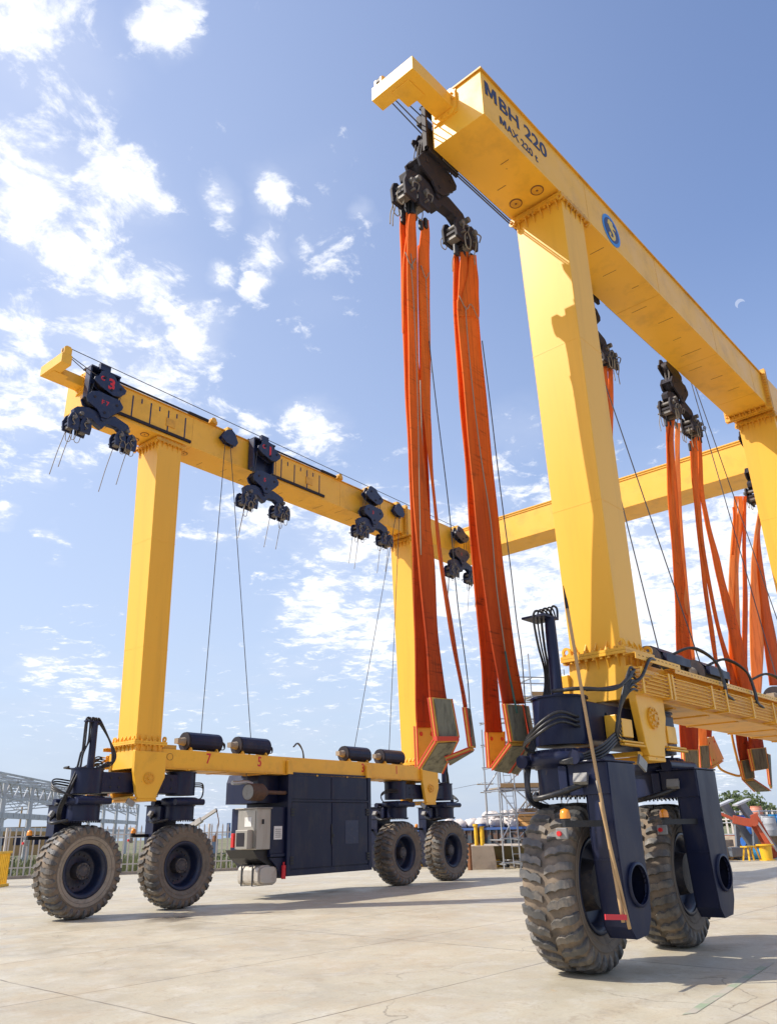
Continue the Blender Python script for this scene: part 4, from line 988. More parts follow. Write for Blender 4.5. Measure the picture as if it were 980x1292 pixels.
# ------------------------------------------------------------------ carriages, head blocks and hook blocks
UPPER = [(-0.379, 0.142), (-0.308, 0.321), (-0.198, 0.372), (0.07, 0.322), (0.155, 0.212), (0.451, 0.046), (0.429, -0.063), (0.277, -0.211), (0.092, -0.257), (-0.297, -0.136), (-0.498, -0.008), (-0.473, 0.085)]
TRI = [(-0.586, 0.552), (-0.454, 0.751), (-0.28, 0.827), (0.336, 0.801), (0.459, 0.658), (0.437, 0.552), (0.036, 0.149), (-0.124, 0.132), (-0.236, 0.298), (-0.523, 0.414)]
SPREAD = [(-0.83, 0.122), (-0.742, 0.215), (-0.442, 0.307), (-0.234, 0.276), (-0.124, 0.22), (0.058, 0.22), (0.114, 0.275), (0.294, 0.348), (0.691, 0.242), (0.748, 0.168), (0.748, -0.048), (0.637, -0.138), (0.479, -0.008), (0.377, 0.047), (0.097, 0.032), (-0.02, -0.146), (-0.189, -0.081), (-0.313, 0.009), (-0.535, -0.011), (-0.706, -0.057), (-0.8, -0.003)]
def lobe(cx_, cz_):
    return [(cx_-.13, cz_-.30), (cx_-.155, cz_-.05), (cx_-.10, cz_+.10), (cx_-.02, cz_+.155), (cx_+.06, cz_+.13), (cx_+.14, cz_+.02), (cx_+.155, cz_-.12), (cx_+.13, cz_-.31)]
def sh(poly, dx, dz, sc=1.0): return [(dx+a*sc, dz+b*sc) for a, b in poly]
def head_block(xf, side, x, z, framed, num, mk_, sc=1.0):
    """the block that stays on the girder: part of the hoist"""
    hm = M['navy_hook'] if side == 'L' else M['dark_hook']
    mb = MB(xf)
    if framed:
        x0, x1 = x-.50, x+.36; qx = .30 if side == 'L' else .15
        mb.box((x0, GW+.06, ZB-.01), (x0+.05, GW+qx, ZT+.02)); mb.box((x1-.05, GW+.06, ZB+.04), (x1, GW+qx, ZT+.02))
        mb.box((x0, GW+.06, ZT-.02), (x1, GW+qx+.04, ZT+.03)); mb.box((x0, GW+.06, ZB-.01), (x1, GW+.12, ZB+.07)); mb.box((x0, GW+.03, ZT+.03), (x1, GW-.12, ZT+.07)); None
        mb.box((x0+.05, GW+.065, ZB+.07), (x1-.05, GW+.10, ZT-.02)) if side == 'L' else None; mb.box((x0+.2, GW+.3, ZT-.06), (x0+.5, GW+.42, ZT+.14))
        z = z+.02
    else:
        mb.box((x-.14, GW+.0, ZT-.12), (x-.04, GW+.34, ZT+.08))
    cg = mb.build('carriage' if framed else 'block_bracket', hm if framed else M['yellow'], hoist, bevel=.006)
    for qa in (GW+.20, GW+.41):
        mb = MB(xf); mb.prism(sh(UPPER, x+.05, z, sc), qa, qa+.035); hb = mb.build('head_block', hm, hoist, bevel=.008)
    mb = MB(xf)
    for (a, b) in ((-.17, .06), (.20, -.02)):
        mb.lathe([(.10, GW+.24), (.20, GW+.245), (.17, GW+.28), (.20, GW+.315), (.17, GW+.35), (.20, GW+.40), (.1, GW+.405)], (x+.05+a*sc, 0, z+b), (0, 1, 0), 24)
    mb.build('sheave', M['dark_hook'], hb)
    mb = MB(xf)
    for (a, b) in ((-.2, .16), (.28, .02), (.02, -.12)): mb.cyl((x+.05+a*sc, GW+.445, z+b), (x+.05+a*sc, GW+.465, z+b), .035, seg=12)
    mb.build('pin_head', M['dark_hook'], hb)
    if num:
        o, ex, eq = fr(xf, (0, 0, 0)); p = xf(Vector((x-.18, GW+.449, z-.0)))
        text('block_letter', 'C', .17, M['redpaint'], hb, basis(xf(Vector((x-.27, GW+.449, z+.06))), ex, Vector((0, 0, 1))), 1.0, .006)
        text('block_number', num, .42, M['redpaint'], hb, basis(xf(Vector((x-.05, GW+.449, z-.10))), ex, Vector((0, 0, 1))), 1.0, .014)
    return hb
def hook_block(xf, side, x, z, label, group, mark='', dangle=True, zup=12.5, sc=1.0, seed=1):
    hm = M['navy_hook'] if side == 'L' else M['dark_hook']
    base = xf(Vector((x, 1.33, z-.5)))
    t = thing('hook_block', label, 'hook block', base, group)
    for qa in (1.17, 1.44):
        mb = MB(xf); mb.prism(sh(TRI, x, z, sc), qa, qa+.045); tp = mb.build('cheek_plate', hm, t, bevel=.008)
    mb = MB(xf)
    for a, b in ((-.33, .60), (.24, .60)):
        mb.lathe([(.08, 1.22), (.19, 1.225), (.16, 1.26), (.19, 1.30), (.19, 1.34), (.16, 1.38), (.19, 1.43), (.08, 1.435)], (x+a*sc, 0, z+b*sc), (0, 1, 0), 24)
    mb.prism([(x-.57*sc, z+.56*sc), (x-.45*sc, z+.73*sc), (x-.40*sc, z+.70*sc), (x-.50*sc, z+.54*sc)], 1.2, 1.46)
    mb.build('sheave', M['dark_hook'], t)
    mb = MB(xf)
    for (a, b) in ((-.36, .62), (.27, .62), (-.05, .28)): mb.cyl((x+a*sc, 1.487, z+b*sc), (x+a*sc, 1.502, z+b*sc), .035, seg=12); mb.cyl((x+a*sc, 1.155, z+b*sc), (x+a*sc, 1.17, z+b*sc), .035, seg=12)
    mb.build('pin_head', M['dark_hook'], tp)
    mb = MB(xf); mb.prism(sh(SPREAD, x, z, sc), 1.24, 1.41); mb.cyl((x-.05, 1.20, z+.12), (x-.05, 1.45, z+.12), .06, seg=16); sp_ = mb.build('spreader', hm, t, bevel=.015)
    random.seed(seed)
    for s_ in (-1, 1):
        c0_ = x+(-.66 if s_ < 0 else .65)*sc
        cl = MB(xf)
        for dx in (-.16, .17):
            for qa in (1.16, 1.43):
                cl.prism(lobe(c0_+dx, z-.17), qa, qa+.05)
        cl.box((c0_-.27, 1.20, z-.36), (c0_-.05, 1.45, z-.30)); cl.box((c0_+.05, 1.20, z-.37), (c0_+.28, 1.45, z-.31))
        cl.prism([(c0_-.10, z-.12), (c0_, z+.06), (c0_+.10, z-.12)], 1.18, 1.47)
        c_ = cl.build('clamp', hm, sp_, bevel=.008)
        mb = MB(xf)
        for a, b in ((0, .0), (-.17, -.17), (.19, -.16)):
            mb.cyl((c0_+a, 1.10, z+b), (c0_+a, 1.54, z+b), .052, seg=16)
        mb.build('clamp_pin', M['pinsteel'], sp_)
        mb = MB(xf)
        for a in (-.17, .17):
            mb.cyl((c0_+a, 1.08, z-.36), (c0_+a, 1.56, z-.36), .02, seg=8); mb.box((c0_+a-.07, 1.22, z-.44), (c0_+a+.07, 1.44, z-.34))
            mb.tube([(c0_+a-.05, 1.08, z-.36), (c0_+a-.07, 1.04, z-.30), (c0_+a+.06, 1.04, z-.27), (c0_+a+.08, 1.09, z-.36)], .012, 6)
        mb.build('clamp_latch', M['pinsteel'], sp_)
        mb = MB(xf)
        for k in range(5 if dangle else 6):
            a = random.uniform(-.28, .28); q = random.choice((1.12, 1.3, 1.5)); L_ = random.uniform(.25, .5) if k > 1 else (random.uniform(1.0, 1.4) if dangle else .5)
            if k > 1:
                mb.tube([(c0_+a, q, z-.30), (c0_+a-.07, q, z-.42), (c0_+a-.05, q, z-.38-L_*.6), (c0_+a+.05, q, z-.38-L_*.6), (c0_+a+.09, q, z-.42), (c0_+a+.03, q, z-.30)], .009, 5)
            else:
                mb.tube([(c0_+a, q, z-.32), (c0_+a-.03, q, z-.5), (c0_+a-.12*L_, q+.02, z-.4-L_*.5), (c0_+a-.20*L_, q, z-.4-L_)], .010, 5)
        for (a, b) in ((-.17, -.05), (.15, -.06)):
            mb.tube([(c0_+a, 1.50, z+b), (c0_+a+.06, 1.52, z+b-.1), (c0_+a-.04, 1.51, z+b-.18), (c0_+a+.03, 1.50, z+b-.28)], .011, 5)
        build_each(mb, 'dangling_cord', M['cord'], sp_)
    mb = MB(xf)
    for a in (-.50, -.44, .38, .44) if side == 'R' else (-.46, .40):
        for q in (1.27, 1.36): mb.cyl((x+a*sc, q, z+.6*sc), (x+.05+a*.9*sc, q, zup), .010, seg=6)
    build_each(mb, 'reeving_rope', M['rope'], t)
    if mark:
        o, ex, eq = fr(xf, (0, 0, 0)); text('plate_mark', mark, .17, M['redpaint'], t, basis(xf(Vector((x-.17, 1.488, z+.50))), ex, Vector((0, 0, 1))), 1.0, .004)
    return t
# left frame: blocks carry no slings, cords dangle from their clamps
zfix = lambda z: z+.17
head_block(XL, 'L', .38, 12.60+.17, True, '3', MB)
hook_block(XL, 'L', .38, 11.50+.17, 'empty navy hook block marked F 7 at the open end of the left girder', 'empty hook blocks on the left girder', 'F 7', zup=12.75, seed=4)
head_block(XL, 'L', 5.92, 12.66+.17, True, '1', MB)
hook_block(XL, 'L', 5.92, 11.13+.17, 'empty navy hook block under the carriage numbered 1, between the two left legs', 'empty hook blocks on the left girder', '5', zup=12.8, seed=9)
head_block(XL, 'L', 10.93, 12.72+.17, False, None, MB)
hook_block(XL, 'L', 10.97, 11.53+.17, 'empty navy hook block beside the top of the rear left leg', 'empty hook blocks on the left girder', '3', zup=12.8, seed=6)
head_block(XL, 'L', 16.35, 12.68+.17, False, None, MB)
hook_block(XL, 'L', 16.36, 11.30+.17, 'empty navy hook block at the far corner by the cross beam', 'empty hook blocks on the left girder', '1', zup=12.8, seed=8)
# right frame: slings hang from these
head_block(XR, 'R', .40, 12.63, True, None, MB)
hook_block(XR, 'R', .33, 11.42, 'dark weathered hook block holding the nearest orange slings at the jib end', 'hook blocks holding slings on the right girder', '', False, zup=12.5, seed=3)
head_block(XR, 'R', 5.45, 12.58, True, None, MB)
hook_block(XR, 'R', 5.43, 11.30, 'dark hook block half hidden behind the front right leg', 'hook blocks holding slings on the right girder', '', False, zup=12.5, seed=13)
head_block(XR, 'R', 10.0, 12.45, False, None, MB)
hook_block(XR, 'R', 10.1, 11.38, 'dark hook block under the right girder before the bolted splice', 'hook blocks holding slings on the right girder', '', False, zup=12.4, seed=14)
head_block(XR, 'R', 15.6, 12.45, False, None, MB)
hook_block(XR, 'R', 15.6, 10.7, 'farthest dark hook block, in front of the yellow cross beam by the rear leg', 'hook blocks holding slings on the right girder', '', False, zup=12.4, seed=15)

# ------------------------------------------------------------------ slings
def ribbon(rows, thick, n=10, ripple=.0, seed=0, caps=True):
    """rows: [(Lpoint, Rpoint)] -> a webbing strip with a little thickness, subdivided with Catmull-Rom"""
    random.seed(seed); ph = random.random()*6
    def cr(P, i, t):
        a, b, c, d = P[max(i-1, 0)], P[i], P[i+1], P[min(i+2, len(P)-1)]
        return .5*((2*b)+(c-a)*t+(2*a-5*b+4*c-d)*t*t+(3*b-a-3*c+d)*t**3)
    Ls = [Vector(r[0]) for r in rows]; Rs = [Vector(r[1]) for r in rows]
    S = []
    for i in range(len(rows)-1):
        for k in range(n): S.append((cr(Ls, i, k/n), cr(Rs, i, k/n)))
    S.append((Ls[-1], Rs[-1]))
    mb = MB(); F_, B_ = [], []
    cols = 4
    for i, (a, b) in enumerate(S):
        p0, p1 = S[max(i-1, 0)], S[min(i+1, len(S)-1)]
        dn = ((p1[0]+p1[1])-(p0[0]+p0[1])); w_ = b-a
        nn = w_.cross(dn).normalized() if w_.cross(dn).length > 1e-9 else Vector((0, 1, 0))
        fr_, bk = [], []
        for c in range(cols+1):
            f = c/cols; p = a.lerp(b, f)+nn*(ripple*sin(i*.23+ph+f*2.2)+ripple*.6*sin(i*.61+f*5+ph))
            e = nn*(thick/2)
            fr_.append(mb.bm.verts.new(p+e)); bk.append(mb.bm.verts.new(p-e))
        F_.append(fr_); B_.append(bk)
    for i in range(len(S)-1):
        for c in range(cols):
            for G_, fl in ((F_, 0), (B_, 1)):
                f = mb.bm.faces.new((G_[i][c], G_[i][c+1], G_[i+1][c+1], G_[i+1][c])); f.smooth = True
        for c in (0, cols): mb.bm.faces.new((F_[i][c], F_[i+1][c], B_[i+1][c], B_[i][c]))
    for i in (0, len(S)-1):
        mb.bm.faces.new(F_[i]+list(reversed(B_[i])))
    return mb
def strap(t, name, rows, mname='sling', ripple=.006, thick=.022, seed=0, n=8):
    """rows: (uL, uR, v, q[, qR]) edges of the strap where the photograph shows them, on the plane y=q"""
    R_ = []
    for r in rows:
        u0, u1, v, q = r[:4]; q1 = r[4] if len(r) > 4 else q
        R_.append((at(u0, v, q), at(u1, v, q1)))
    return ribbon(R_, thick, n, ripple, seed).build(name, M[mname], t)
def pad(t, a0, a1, b0, b1, thick=.05, felt=1, inner='pad', trim=True):
    """sleeve round the sling: four 3-D corners (a0,a1 top edge; b0,b1 bottom edge), padded body with felt on the outer face"""
    a0, a1, b0, b1 = map(Vector, (a0, a1, b0, b1)); n_ = (a1-a0).cross(b0-a0).normalized()
    if n_.dot(CAM-a0) < 0: n_ = -n_
    e = .012
    mb = MB(); v = [a0, a1, b1, b0]; mb.faces([p-n_*thick/2 for p in v]+[p+n_*thick/2 for p in v], [(0, 1, 2, 3), (7, 6, 5, 4), (0, 4, 5, 1), (1, 5, 6, 2), (2, 6, 7, 3), (3, 7, 4, 0)])
    body = mb.build('pad', M[inner], t, bevel=.01)
    if felt:
        i = .10
        w0, w1, w2, w3 = a0.lerp(a1, i).lerp(b0.lerp(b1, i), .03), a0.lerp(a1, 1-i).lerp(b0.lerp(b1, 1-i), .03), a0.lerp(a1, 1-i).lerp(b0.lerp(b1, 1-i), .97), a0.lerp(a1, i).lerp(b0.lerp(b1, i), .97)
        s_ = n_*(thick/2+.002)*felt; s2 = n_*(thick/2+.016)*felt
        mb = MB(); mb.faces([w0+s_, w1+s_, w2+s_, w3+s_, w0+s2, w1+s2, w2+s2, w3+s2], [(0, 1, 2, 3), (7, 6, 5, 4), (0, 4, 5, 1), (1, 5, 6, 2), (2, 6, 7, 3), (3, 7, 4, 0)])
        mb.build('felt_face', M['felt'], body)
    else:
        mb = MB()
        for fx, fy in ((.2, .2), (.82, .2), (.2, .85)):
            c = a0.lerp(a1, fx).lerp(b0.lerp(b1, fx), fy); mb.cyl(c-n_*(thick/2+.012), c+n_*(thick/2+.012), .028, seg=12)
        mb.build('rivet', M['redtrim'], body)
    if trim:
        mb = MB()
        for p, r in ((a0, b0), (a1, b1)):
            for sgn in (-1, 1):
                mb.beam(p+n_*sgn*thick*.42, r+n_*sgn*thick*.42, .016, .016)
        build_each(mb, 'edge_trim', M['redtrim'], body)
    return body
def cordline(t, pts, r=.009, m='cord', name='tie_cord'):
    mb = MB(); mb.tube([at(*p) for p in pts], r, 6, 5); return mb.build(name, M[m], t)
def eye(t, u, v, q, w_=.10, h=.16, mname='black'):
    c = at(u, v, q); mb = MB(); mb.box((c.x-w_/2, c.y-.03, c.z), (c.x+w_/2, c.y+.03, c.z+h)); return mb.build('loop_sleeve', M[mname], t, bevel=.02)

G1 = 'orange slings hanging folded from the right girder'
# nearest pair of slings
A = thing('lifting_sling', 'dirty orange sling folded in a loop, leftmost of all the orange slings', 'lifting sling', at(540, 960, 1.5), G1)
strap(A, 'strap', [(513, 521, 268, 1.36), (512, 523, 300, 1.36), (507.5, 525, 345, 1.38), (509, 526, 430, 1.42), (512, 530, 500, 1.45), (515.5, 530, 580, 1.5), (520, 533, 700, 1.58), (523.5, 537, 800, 1.65), (525, 544, 900, 1.72), (525.5, 545, 918, 1.74)], seed=1)
strap(A, 'strap', [(516, 524, 270, 1.24), (514, 524.5, 300, 1.26), (514, 526, 380, 1.29), (516, 528.5, 500, 1.27), (520, 536, 600, 1.25), (527, 546, 700, 1.22), (536, 552, 800, 1.2), (542, 563, 880, 1.18), (548, 575, 930, 1.18)], seed=2)
strap(A, 'strap', [(505, 510, 272, 1.5), (504.5, 512, 285, 1.46), (505.5, 513, 330, 1.42), (508, 516, 420, 1.42)], seed=3)
eye(A, 508.5, 282, 1.43, .10, .28); eye(A, 516, 272, 1.36, .10, .25); eye(A, 521, 270, 1.3, .09, .22)
pad(A, at(524, 916, 1.78), at(546, 915, 1.78), at(526, 968, 1.78), at(548, 972, 1.78), felt=0)
pa = pad(A, at(541.5, 880, 1.15), at(568, 882, 1.15), at(548.5, 931, 1.15), at(577, 931, 1.15))
pad(A, at(548.5, 934, 1.15), at(577, 932, 1.15), at(527.5, 968, 1.74), at(557, 974, 1.66))
mb = MB(); p, r = at(549, 932, 1.08), at(577, 932, 1.08); mb.beam(p, r, .05, .05); mb.build('red_lashing', M['redtrim'], pa)
cordline(A, [(518, 320, 1.26), (521, 340, 1.25), (519, 333, 1.25)], .008)
cordline(A, [(511, 318, 1.26), (518, 334, 1.25), (524, 326, 1.25)], .008)
cordline(A, [(518, 334, 1.25), (521, 370, 1.24), (524.5, 440, 1.23), (527, 520, 1.2), (529, 620, 1.18), (531, 700, 1.16)], .007)
B = thing('lifting_sling', 'narrow orange sling seen nearly edge on, its thin padded foot bent left', 'lifting sling', at(590, 940, 1.5), G1)
strap(B, 'strap', [(533, 540, 278, 1.33), (530, 541, 300, 1.33), (527, 541.5, 340, 1.3), (530, 542, 400, 1.3), (533, 542, 500, 1.3), (538.5, 544, 560, 1.3, 1.36), (547.5, 550, 640, 1.3, 1.42), (559, 562, 740, 1.3, 1.45), (573.5, 577, 830, 1.3, 1.45), (585, 589, 892, 1.3, 1.45)], seed=4)
strap(B, 'strap', [(526.5, 529, 310, 1.36), (528, 531, 380, 1.36), (531, 534, 500, 1.4), (536, 539.5, 600, 1.45), (541, 545, 700, 1.5), (547, 551, 800, 1.5), (552, 556, 860, 1.5)], 'sling', seed=5)
eye(B, 531, 290, 1.33, .08, .2); eye(B, 537, 288, 1.31, .08, .2)
pb = pad(B, at(585.5, 892, 1.28), at(590, 894, 1.5), at(592.5, 942, 1.28), at(597, 944, 1.5), thick=.05)
pad(B, at(592.5, 945, 1.3), at(597, 944, 1.5), at(562, 957, 1.35), at(566, 963, 1.6), thick=.05)
cordline(B, [(530, 480, 1.28), (534, 600, 1.26), (541, 700, 1.26), (547, 760, 1.25), (556, 850, 1.24), (560, 885, 1.24)], .010, 'cord')
cordline(B, [(541, 430, 1.25), (549, 500, 1.25), (566, 640, 1.25), (577, 760, 1.25), (590, 860, 1.25), (594, 930, 1.25)], .008, 'rope')
cordline(B, [(531, 335, 1.27), (537, 351, 1.25), (541, 344, 1.25)], .008); cordline(B, [(537, 351, 1.25), (541, 420, 1.25), (545, 470, 1.25)], .007)
C_ = thing('lifting_sling', 'wide dirty orange sling with a green cord down its face and grey felt pad', 'lifting sling', at(640, 970, 1.5), G1)
strap(C_, 'strap', [(573, 578, 316, 1.42), (572, 580, 340, 1.38), (573, 582, 400, 1.4), (579, 590, 500, 1.45), (588, 600, 600, 1.52), (595, 608, 700, 1.6), (604, 620, 800, 1.66), (609, 629, 880, 1.72), (612, 633, 924, 1.74)], seed=6)
strap(C_, 'strap', [(581, 590, 318, 1.3), (579, 591, 345, 1.28), (577.5, 592, 380, 1.28), (579, 594, 420, 1.275)], seed=61)
strap(C_, 'strap', [(592, 600, 322, 1.24), (590, 602, 345, 1.25), (583, 603, 372, 1.26), (578, 604, 400, 1.27)], seed=62)
strap(C_, 'strap', [(577, 602, 378, 1.285), (577, 603, 400, 1.28), (585.5, 613, 500, 1.26), (595, 622, 600, 1.25), (605, 632.5, 700, 1.23), (618, 646, 800, 1.2), (634, 661, 888, 1.18)], seed=7)
for u_, v_ in ((575.5, 322), (585, 330), (596, 334)): eye(C_, u_, v_, 1.31, .11, .22)
pad(C_, at(613, 923, 1.78), at(634.5, 923, 1.78), at(616, 969, 1.78), at(636, 972, 1.78), felt=0)
pad(C_, at(635, 888, 1.15), at(657, 890, 1.15), at(643, 936, 1.15), at(665, 937, 1.15))
pad(C_, at(657.5, 889, 1.24), at(664, 891, 1.5), at(666, 934, 1.24), at(672, 934, 1.5))
pad(C_, at(643, 938, 1.15), at(664, 938, 1.15), at(619.5, 970, 1.74), at(640, 974, 1.66))
pad(C_, at(664, 937, 1.22), at(671, 936, 1.45), at(641, 974, 1.70), at(651, 977, 1.95))
cordline(C_, [(579, 373, 1.24), (588, 390, 1.22), (594, 384, 1.22), (603, 403, 1.22)], .008)
cordline(C_, [(587, 387, 1.22), (590, 430, 1.22), (597, 500, 1.2), (607, 580, 1.18), (619, 660, 1.17), (626, 740, 1.15), (637, 822, 1.13)], .009)
cordline(C_, [(637, 822, 1.12), (641, 845, 1.1), (646, 870, 1.08), (652, 900, 1.06)], .014, 'greencord')
cordline(C_, [(608, 430, 1.2), (617, 500, 1.2), (630, 610, 1.2), (643, 710, 1.2), (651, 780, 1.2), (658, 830, 1.2), (663, 900, 1.2)], .009, 'rope')
# slings further along, right of the front leg
Dn = thing('lifting_sling', 'orange sling mostly hidden behind the front right leg, only its upper end visible', 'lifting sling', at(775, 900, 1.6), G1)
strap(Dn, 'strap', [(760, 765, 462, 1.3), (762, 768, 520, 1.3), (764, 772, 600, 1.35), (766, 778, 720, 1.4), (768, 782, 840, 1.5), (766, 784, 930, 1.6)], seed=8)
strap(Dn, 'strap', [(767, 772, 462, 1.3), (767, 773, 520, 1.3), (768, 773, 600, 1.3), (772, 782, 760, 1.4), (776, 792, 930, 1.6)], seed=9)
E_ = thing('lifting_sling', 'dark orange sling hanging straight, left of the leaning straps, its foot beyond the wheel arm', 'lifting sling', at(880, 965, 2.4), G1)
strap(E_, 'strap', [(840, 843.5, 532, 1.4), (840, 845, 555, 1.45), (842, 850, 620, 1.6), (848, 857, 700, 1.8), (851, 862, 760, 2.0), (853, 867, 820, 2.1), (857, 879, 915, 2.25), (859, 879, 962, 2.3)], seed=10)
strap(E_, 'strap', [(846, 850, 530, 1.4), (844, 849, 555, 1.4), (846, 854, 620, 1.6), (851, 859, 700, 1.8), (855, 866, 760, 2.0), (858, 870.5, 820, 2.1), (866, 884, 900, 2.3)], seed=11)
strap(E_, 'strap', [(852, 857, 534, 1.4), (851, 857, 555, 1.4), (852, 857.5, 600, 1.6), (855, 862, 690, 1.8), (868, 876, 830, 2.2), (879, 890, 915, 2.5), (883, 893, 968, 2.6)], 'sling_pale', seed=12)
strap(E_, 'strap', [(868, 874, 830, 2.2), (884, 895, 905, 2.6), (889, 897, 930, 2.7)], seed=13)
pad(E_, at(860, 946, 2.25), at(879, 946, 2.25), at(862, 975, 2.25), at(880, 975, 2.25), thick=.06)
pad(E_, at(880, 941, 2.45), at(892, 940, 2.45), at(882, 972, 2.45), at(894, 969, 2.45), thick=.06)
pad(E_, at(889, 932, 2.6), at(898, 929, 2.9), at(896, 966, 2.6), at(911, 958, 3.0), felt=0, thick=.06)
pad(E_, at(896, 967, 2.6), at(911, 959, 3.0), at(883, 975, 2.5), at(894, 971, 2.9), felt=0, thick=.06)
mb = MB(); mb.tube([at(904, 962, 2.9), at(908, 970, 2.9), at(920, 976, 2.8), at(934, 978, 2.6), at(930, 960, 2.5), at(924, 935, 2.4), at(918, 900, 2.3)], .03, 8); mb.build('looped_strap', M['pad'], E_)
H_ = thing('lifting_sling', 'orange sling of leaning straps that widens toward a grey padded foot', 'lifting sling', at(950, 990, 2.2), G1)
strap(H_, 'strap', [(870, 873, 556, 1.4), (871, 876, 585, 1.4), (873.5, 879, 620, 1.4), (880, 884.5, 680, 1.45), (887, 891, 740, 1.5), (895, 900, 800, 1.6), (905, 908.5, 860, 1.7)], seed=14)
strap(H_, 'strap', [(880, 885, 545, 1.4), (880, 884.5, 570, 1.4), (882, 887, 620, 1.4), (889, 895, 660, 1.4), (899, 907, 705, 1.45), (908, 917, 747, 1.5), (917, 931, 790, 1.6), (925, 940, 830, 1.7), (936, 950, 880, 1.9), (943, 960, 930, 2.0), (944, 964, 946, 2.0)], seed=15)
strap(H_, 'strap', [(874, 879, 548, 1.4), (873, 879, 572, 1.4), (876, 882, 620, 1.4), (886, 889.5, 700, 1.45), (903, 907, 790, 1.6), (920, 929, 862, 1.9), (928, 941, 928, 2.1), (933, 947, 960, 2.2)], 'sling', seed=16)
for u_, v_ in ((870.5, 575), (874, 560), (880, 562), (884, 565)): eye(H_, u_, v_-6, 1.4, .07, .22)
for u_, v_ in ((840.5, 542), (846, 545), (853, 546)): eye(E_, u_, v_-4, 1.4, .07, .22)
pad(H_, at(932, 960, 2.2), at(947, 957, 2.2), at(937, 984, 2.2), at(950, 982, 2.2), thick=.06)
pad(H_, at(943, 945, 2.0), at(964, 943, 2.0), at(949, 973, 2.0), at(968, 970, 2.0), thick=.06)
pad(H_, at(937, 985, 2.2), at(950, 983, 2.2), at(950, 998, 2.6), at(971, 997, 2.5), thick=.06)
pad(H_, at(965, 950, 2.4), at(970, 952, 2.7), at(970, 990, 2.4), at(972, 995, 2.7), thick=.05)
I_ = thing('lifting_sling', 'sunlit pale orange sling behind the leaning straps, hanging from the farthest hook block', 'lifting sling', at(930, 900, 2.2), G1)
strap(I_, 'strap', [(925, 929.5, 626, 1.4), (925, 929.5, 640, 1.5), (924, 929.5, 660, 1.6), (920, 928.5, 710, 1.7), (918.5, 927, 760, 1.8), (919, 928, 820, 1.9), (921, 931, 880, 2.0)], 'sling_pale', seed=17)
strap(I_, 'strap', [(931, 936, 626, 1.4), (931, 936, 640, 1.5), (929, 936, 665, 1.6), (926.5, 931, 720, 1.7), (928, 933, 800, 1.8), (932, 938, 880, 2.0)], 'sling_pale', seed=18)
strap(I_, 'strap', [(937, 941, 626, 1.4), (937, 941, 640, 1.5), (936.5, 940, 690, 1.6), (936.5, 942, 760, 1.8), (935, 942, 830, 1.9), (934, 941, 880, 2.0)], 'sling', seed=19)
strap(I_, 'strap', [(923, 926, 640, 1.5), (924.5, 927.5, 655, 1.5), (922, 925, 700, 1.6)], 'sling', seed=27)
J_ = thing('lifting_sling', 'wide sunlit sling with a dark red strap beside it, closest to the rear right leg', 'lifting sling', at(958, 900, 2.2), G1)
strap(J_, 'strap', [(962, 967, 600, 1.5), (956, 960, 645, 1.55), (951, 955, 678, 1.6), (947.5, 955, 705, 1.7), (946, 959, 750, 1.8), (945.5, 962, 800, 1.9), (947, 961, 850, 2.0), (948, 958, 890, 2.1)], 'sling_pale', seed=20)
strap(J_, 'strap', [(964, 969, 600, 1.5), (958, 962, 645, 1.55), (954, 958, 678, 1.6), (956, 963, 720, 1.7), (959, 969, 760, 1.8), (963, 979, 810, 1.9), (970, 988, 865, 2.0)], 'sling', seed=21)

# ------------------------------------------------------------------ power pack under the left beam (bolted on: part of the hoist)
def L(mb_name, m, fn, bevel=.0, parent=None):
    mb = MB(XL); fn(mb); return mb.build(mb_name, M[m], parent or hoist, bevel)
q1 = 1.0
eng = L('engine_housing', 'navy', lambda b: (b.box((7.50, -.75, .56), (11.0, q1, 3.37)),), .012)
L('roof_sheet', 'navy', lambda b: b.prism([(7.49, 3.34), (7.49, 2.45), (6.72, 2.45), (6.72, 3.1), (6.80, 3.34)], -.75, .60), 0, eng)
for i, (a, c) in enumerate(((7.64, 9.25), (9.28, 10.86))):
    d = L('door', 'navy', lambda b: b.box((a, q1+.002, .72), (c, q1+.03, 2.46)), .006, eng)
    hx = a if i == 0 else c-.04
    for z in (.95, 2.2): L('hinge', 'black', lambda b: [b.box((hx-.04, q1+.032, z-.12+k*.075), (hx+.09, q1+.06, z-.07+k*.075)) for k in range(3)], 0, eng)
L('door_handle', 'black', lambda b: (b.box((9.235, q1+.032, 1.3), (9.27, q1+.055, 1.85)), b.box((9.27, q1+.032, 1.5), (9.33, q1+.07, 1.58))), 0, eng)
L('upper_panel', 'navy', lambda b: [b.box((a, q1+.002, 2.56), (c, q1+.02, 3.25)) for a, c in ((7.64, 9.23), (9.27, 10.86))], .006, eng)
L('frame_rib', 'navy', lambda b: (b.box((7.48, q1+.002, .54), (7.62, q1+.045, 3.42)), b.box((10.88, q1+.002, .54), (11.02, q1+.045, 3.42)), b.box((7.62, q1+.002, .54), (10.88, q1+.04, .69)), b.box((7.62, q1+.021, 2.48), (10.88, q1+.045, 2.54))), .004, eng)
L('bracket', 'yellow', lambda b: (b.box((7.44, .98, 3.30), (7.64, 1.06, 3.72)), b.box((10.82, .98, 3.30), (11.04, 1.06, 3.72))), .008)
L('side_compartment', 'navy', lambda b: (b.box((6.93, -.7, 1.12), (7.48, q1-.05, 2.32)), b.box((6.93, -.65, 1.04), (7.48, q1-.02, 1.12))), .01, eng)
L('lower_skirt', 'navy', lambda b: b.prism([(6.93, 1.02), (7.49, 1.02), (7.49, .50), (7.38, .50), (7.2, .80)], -.7, q1-.06), 0, eng)
L('faded_patch', 'navy_hook', lambda b: b.box((9.85, q1+.031, 1.30), (10.42, q1+.034, 1.95)), 0, eng)
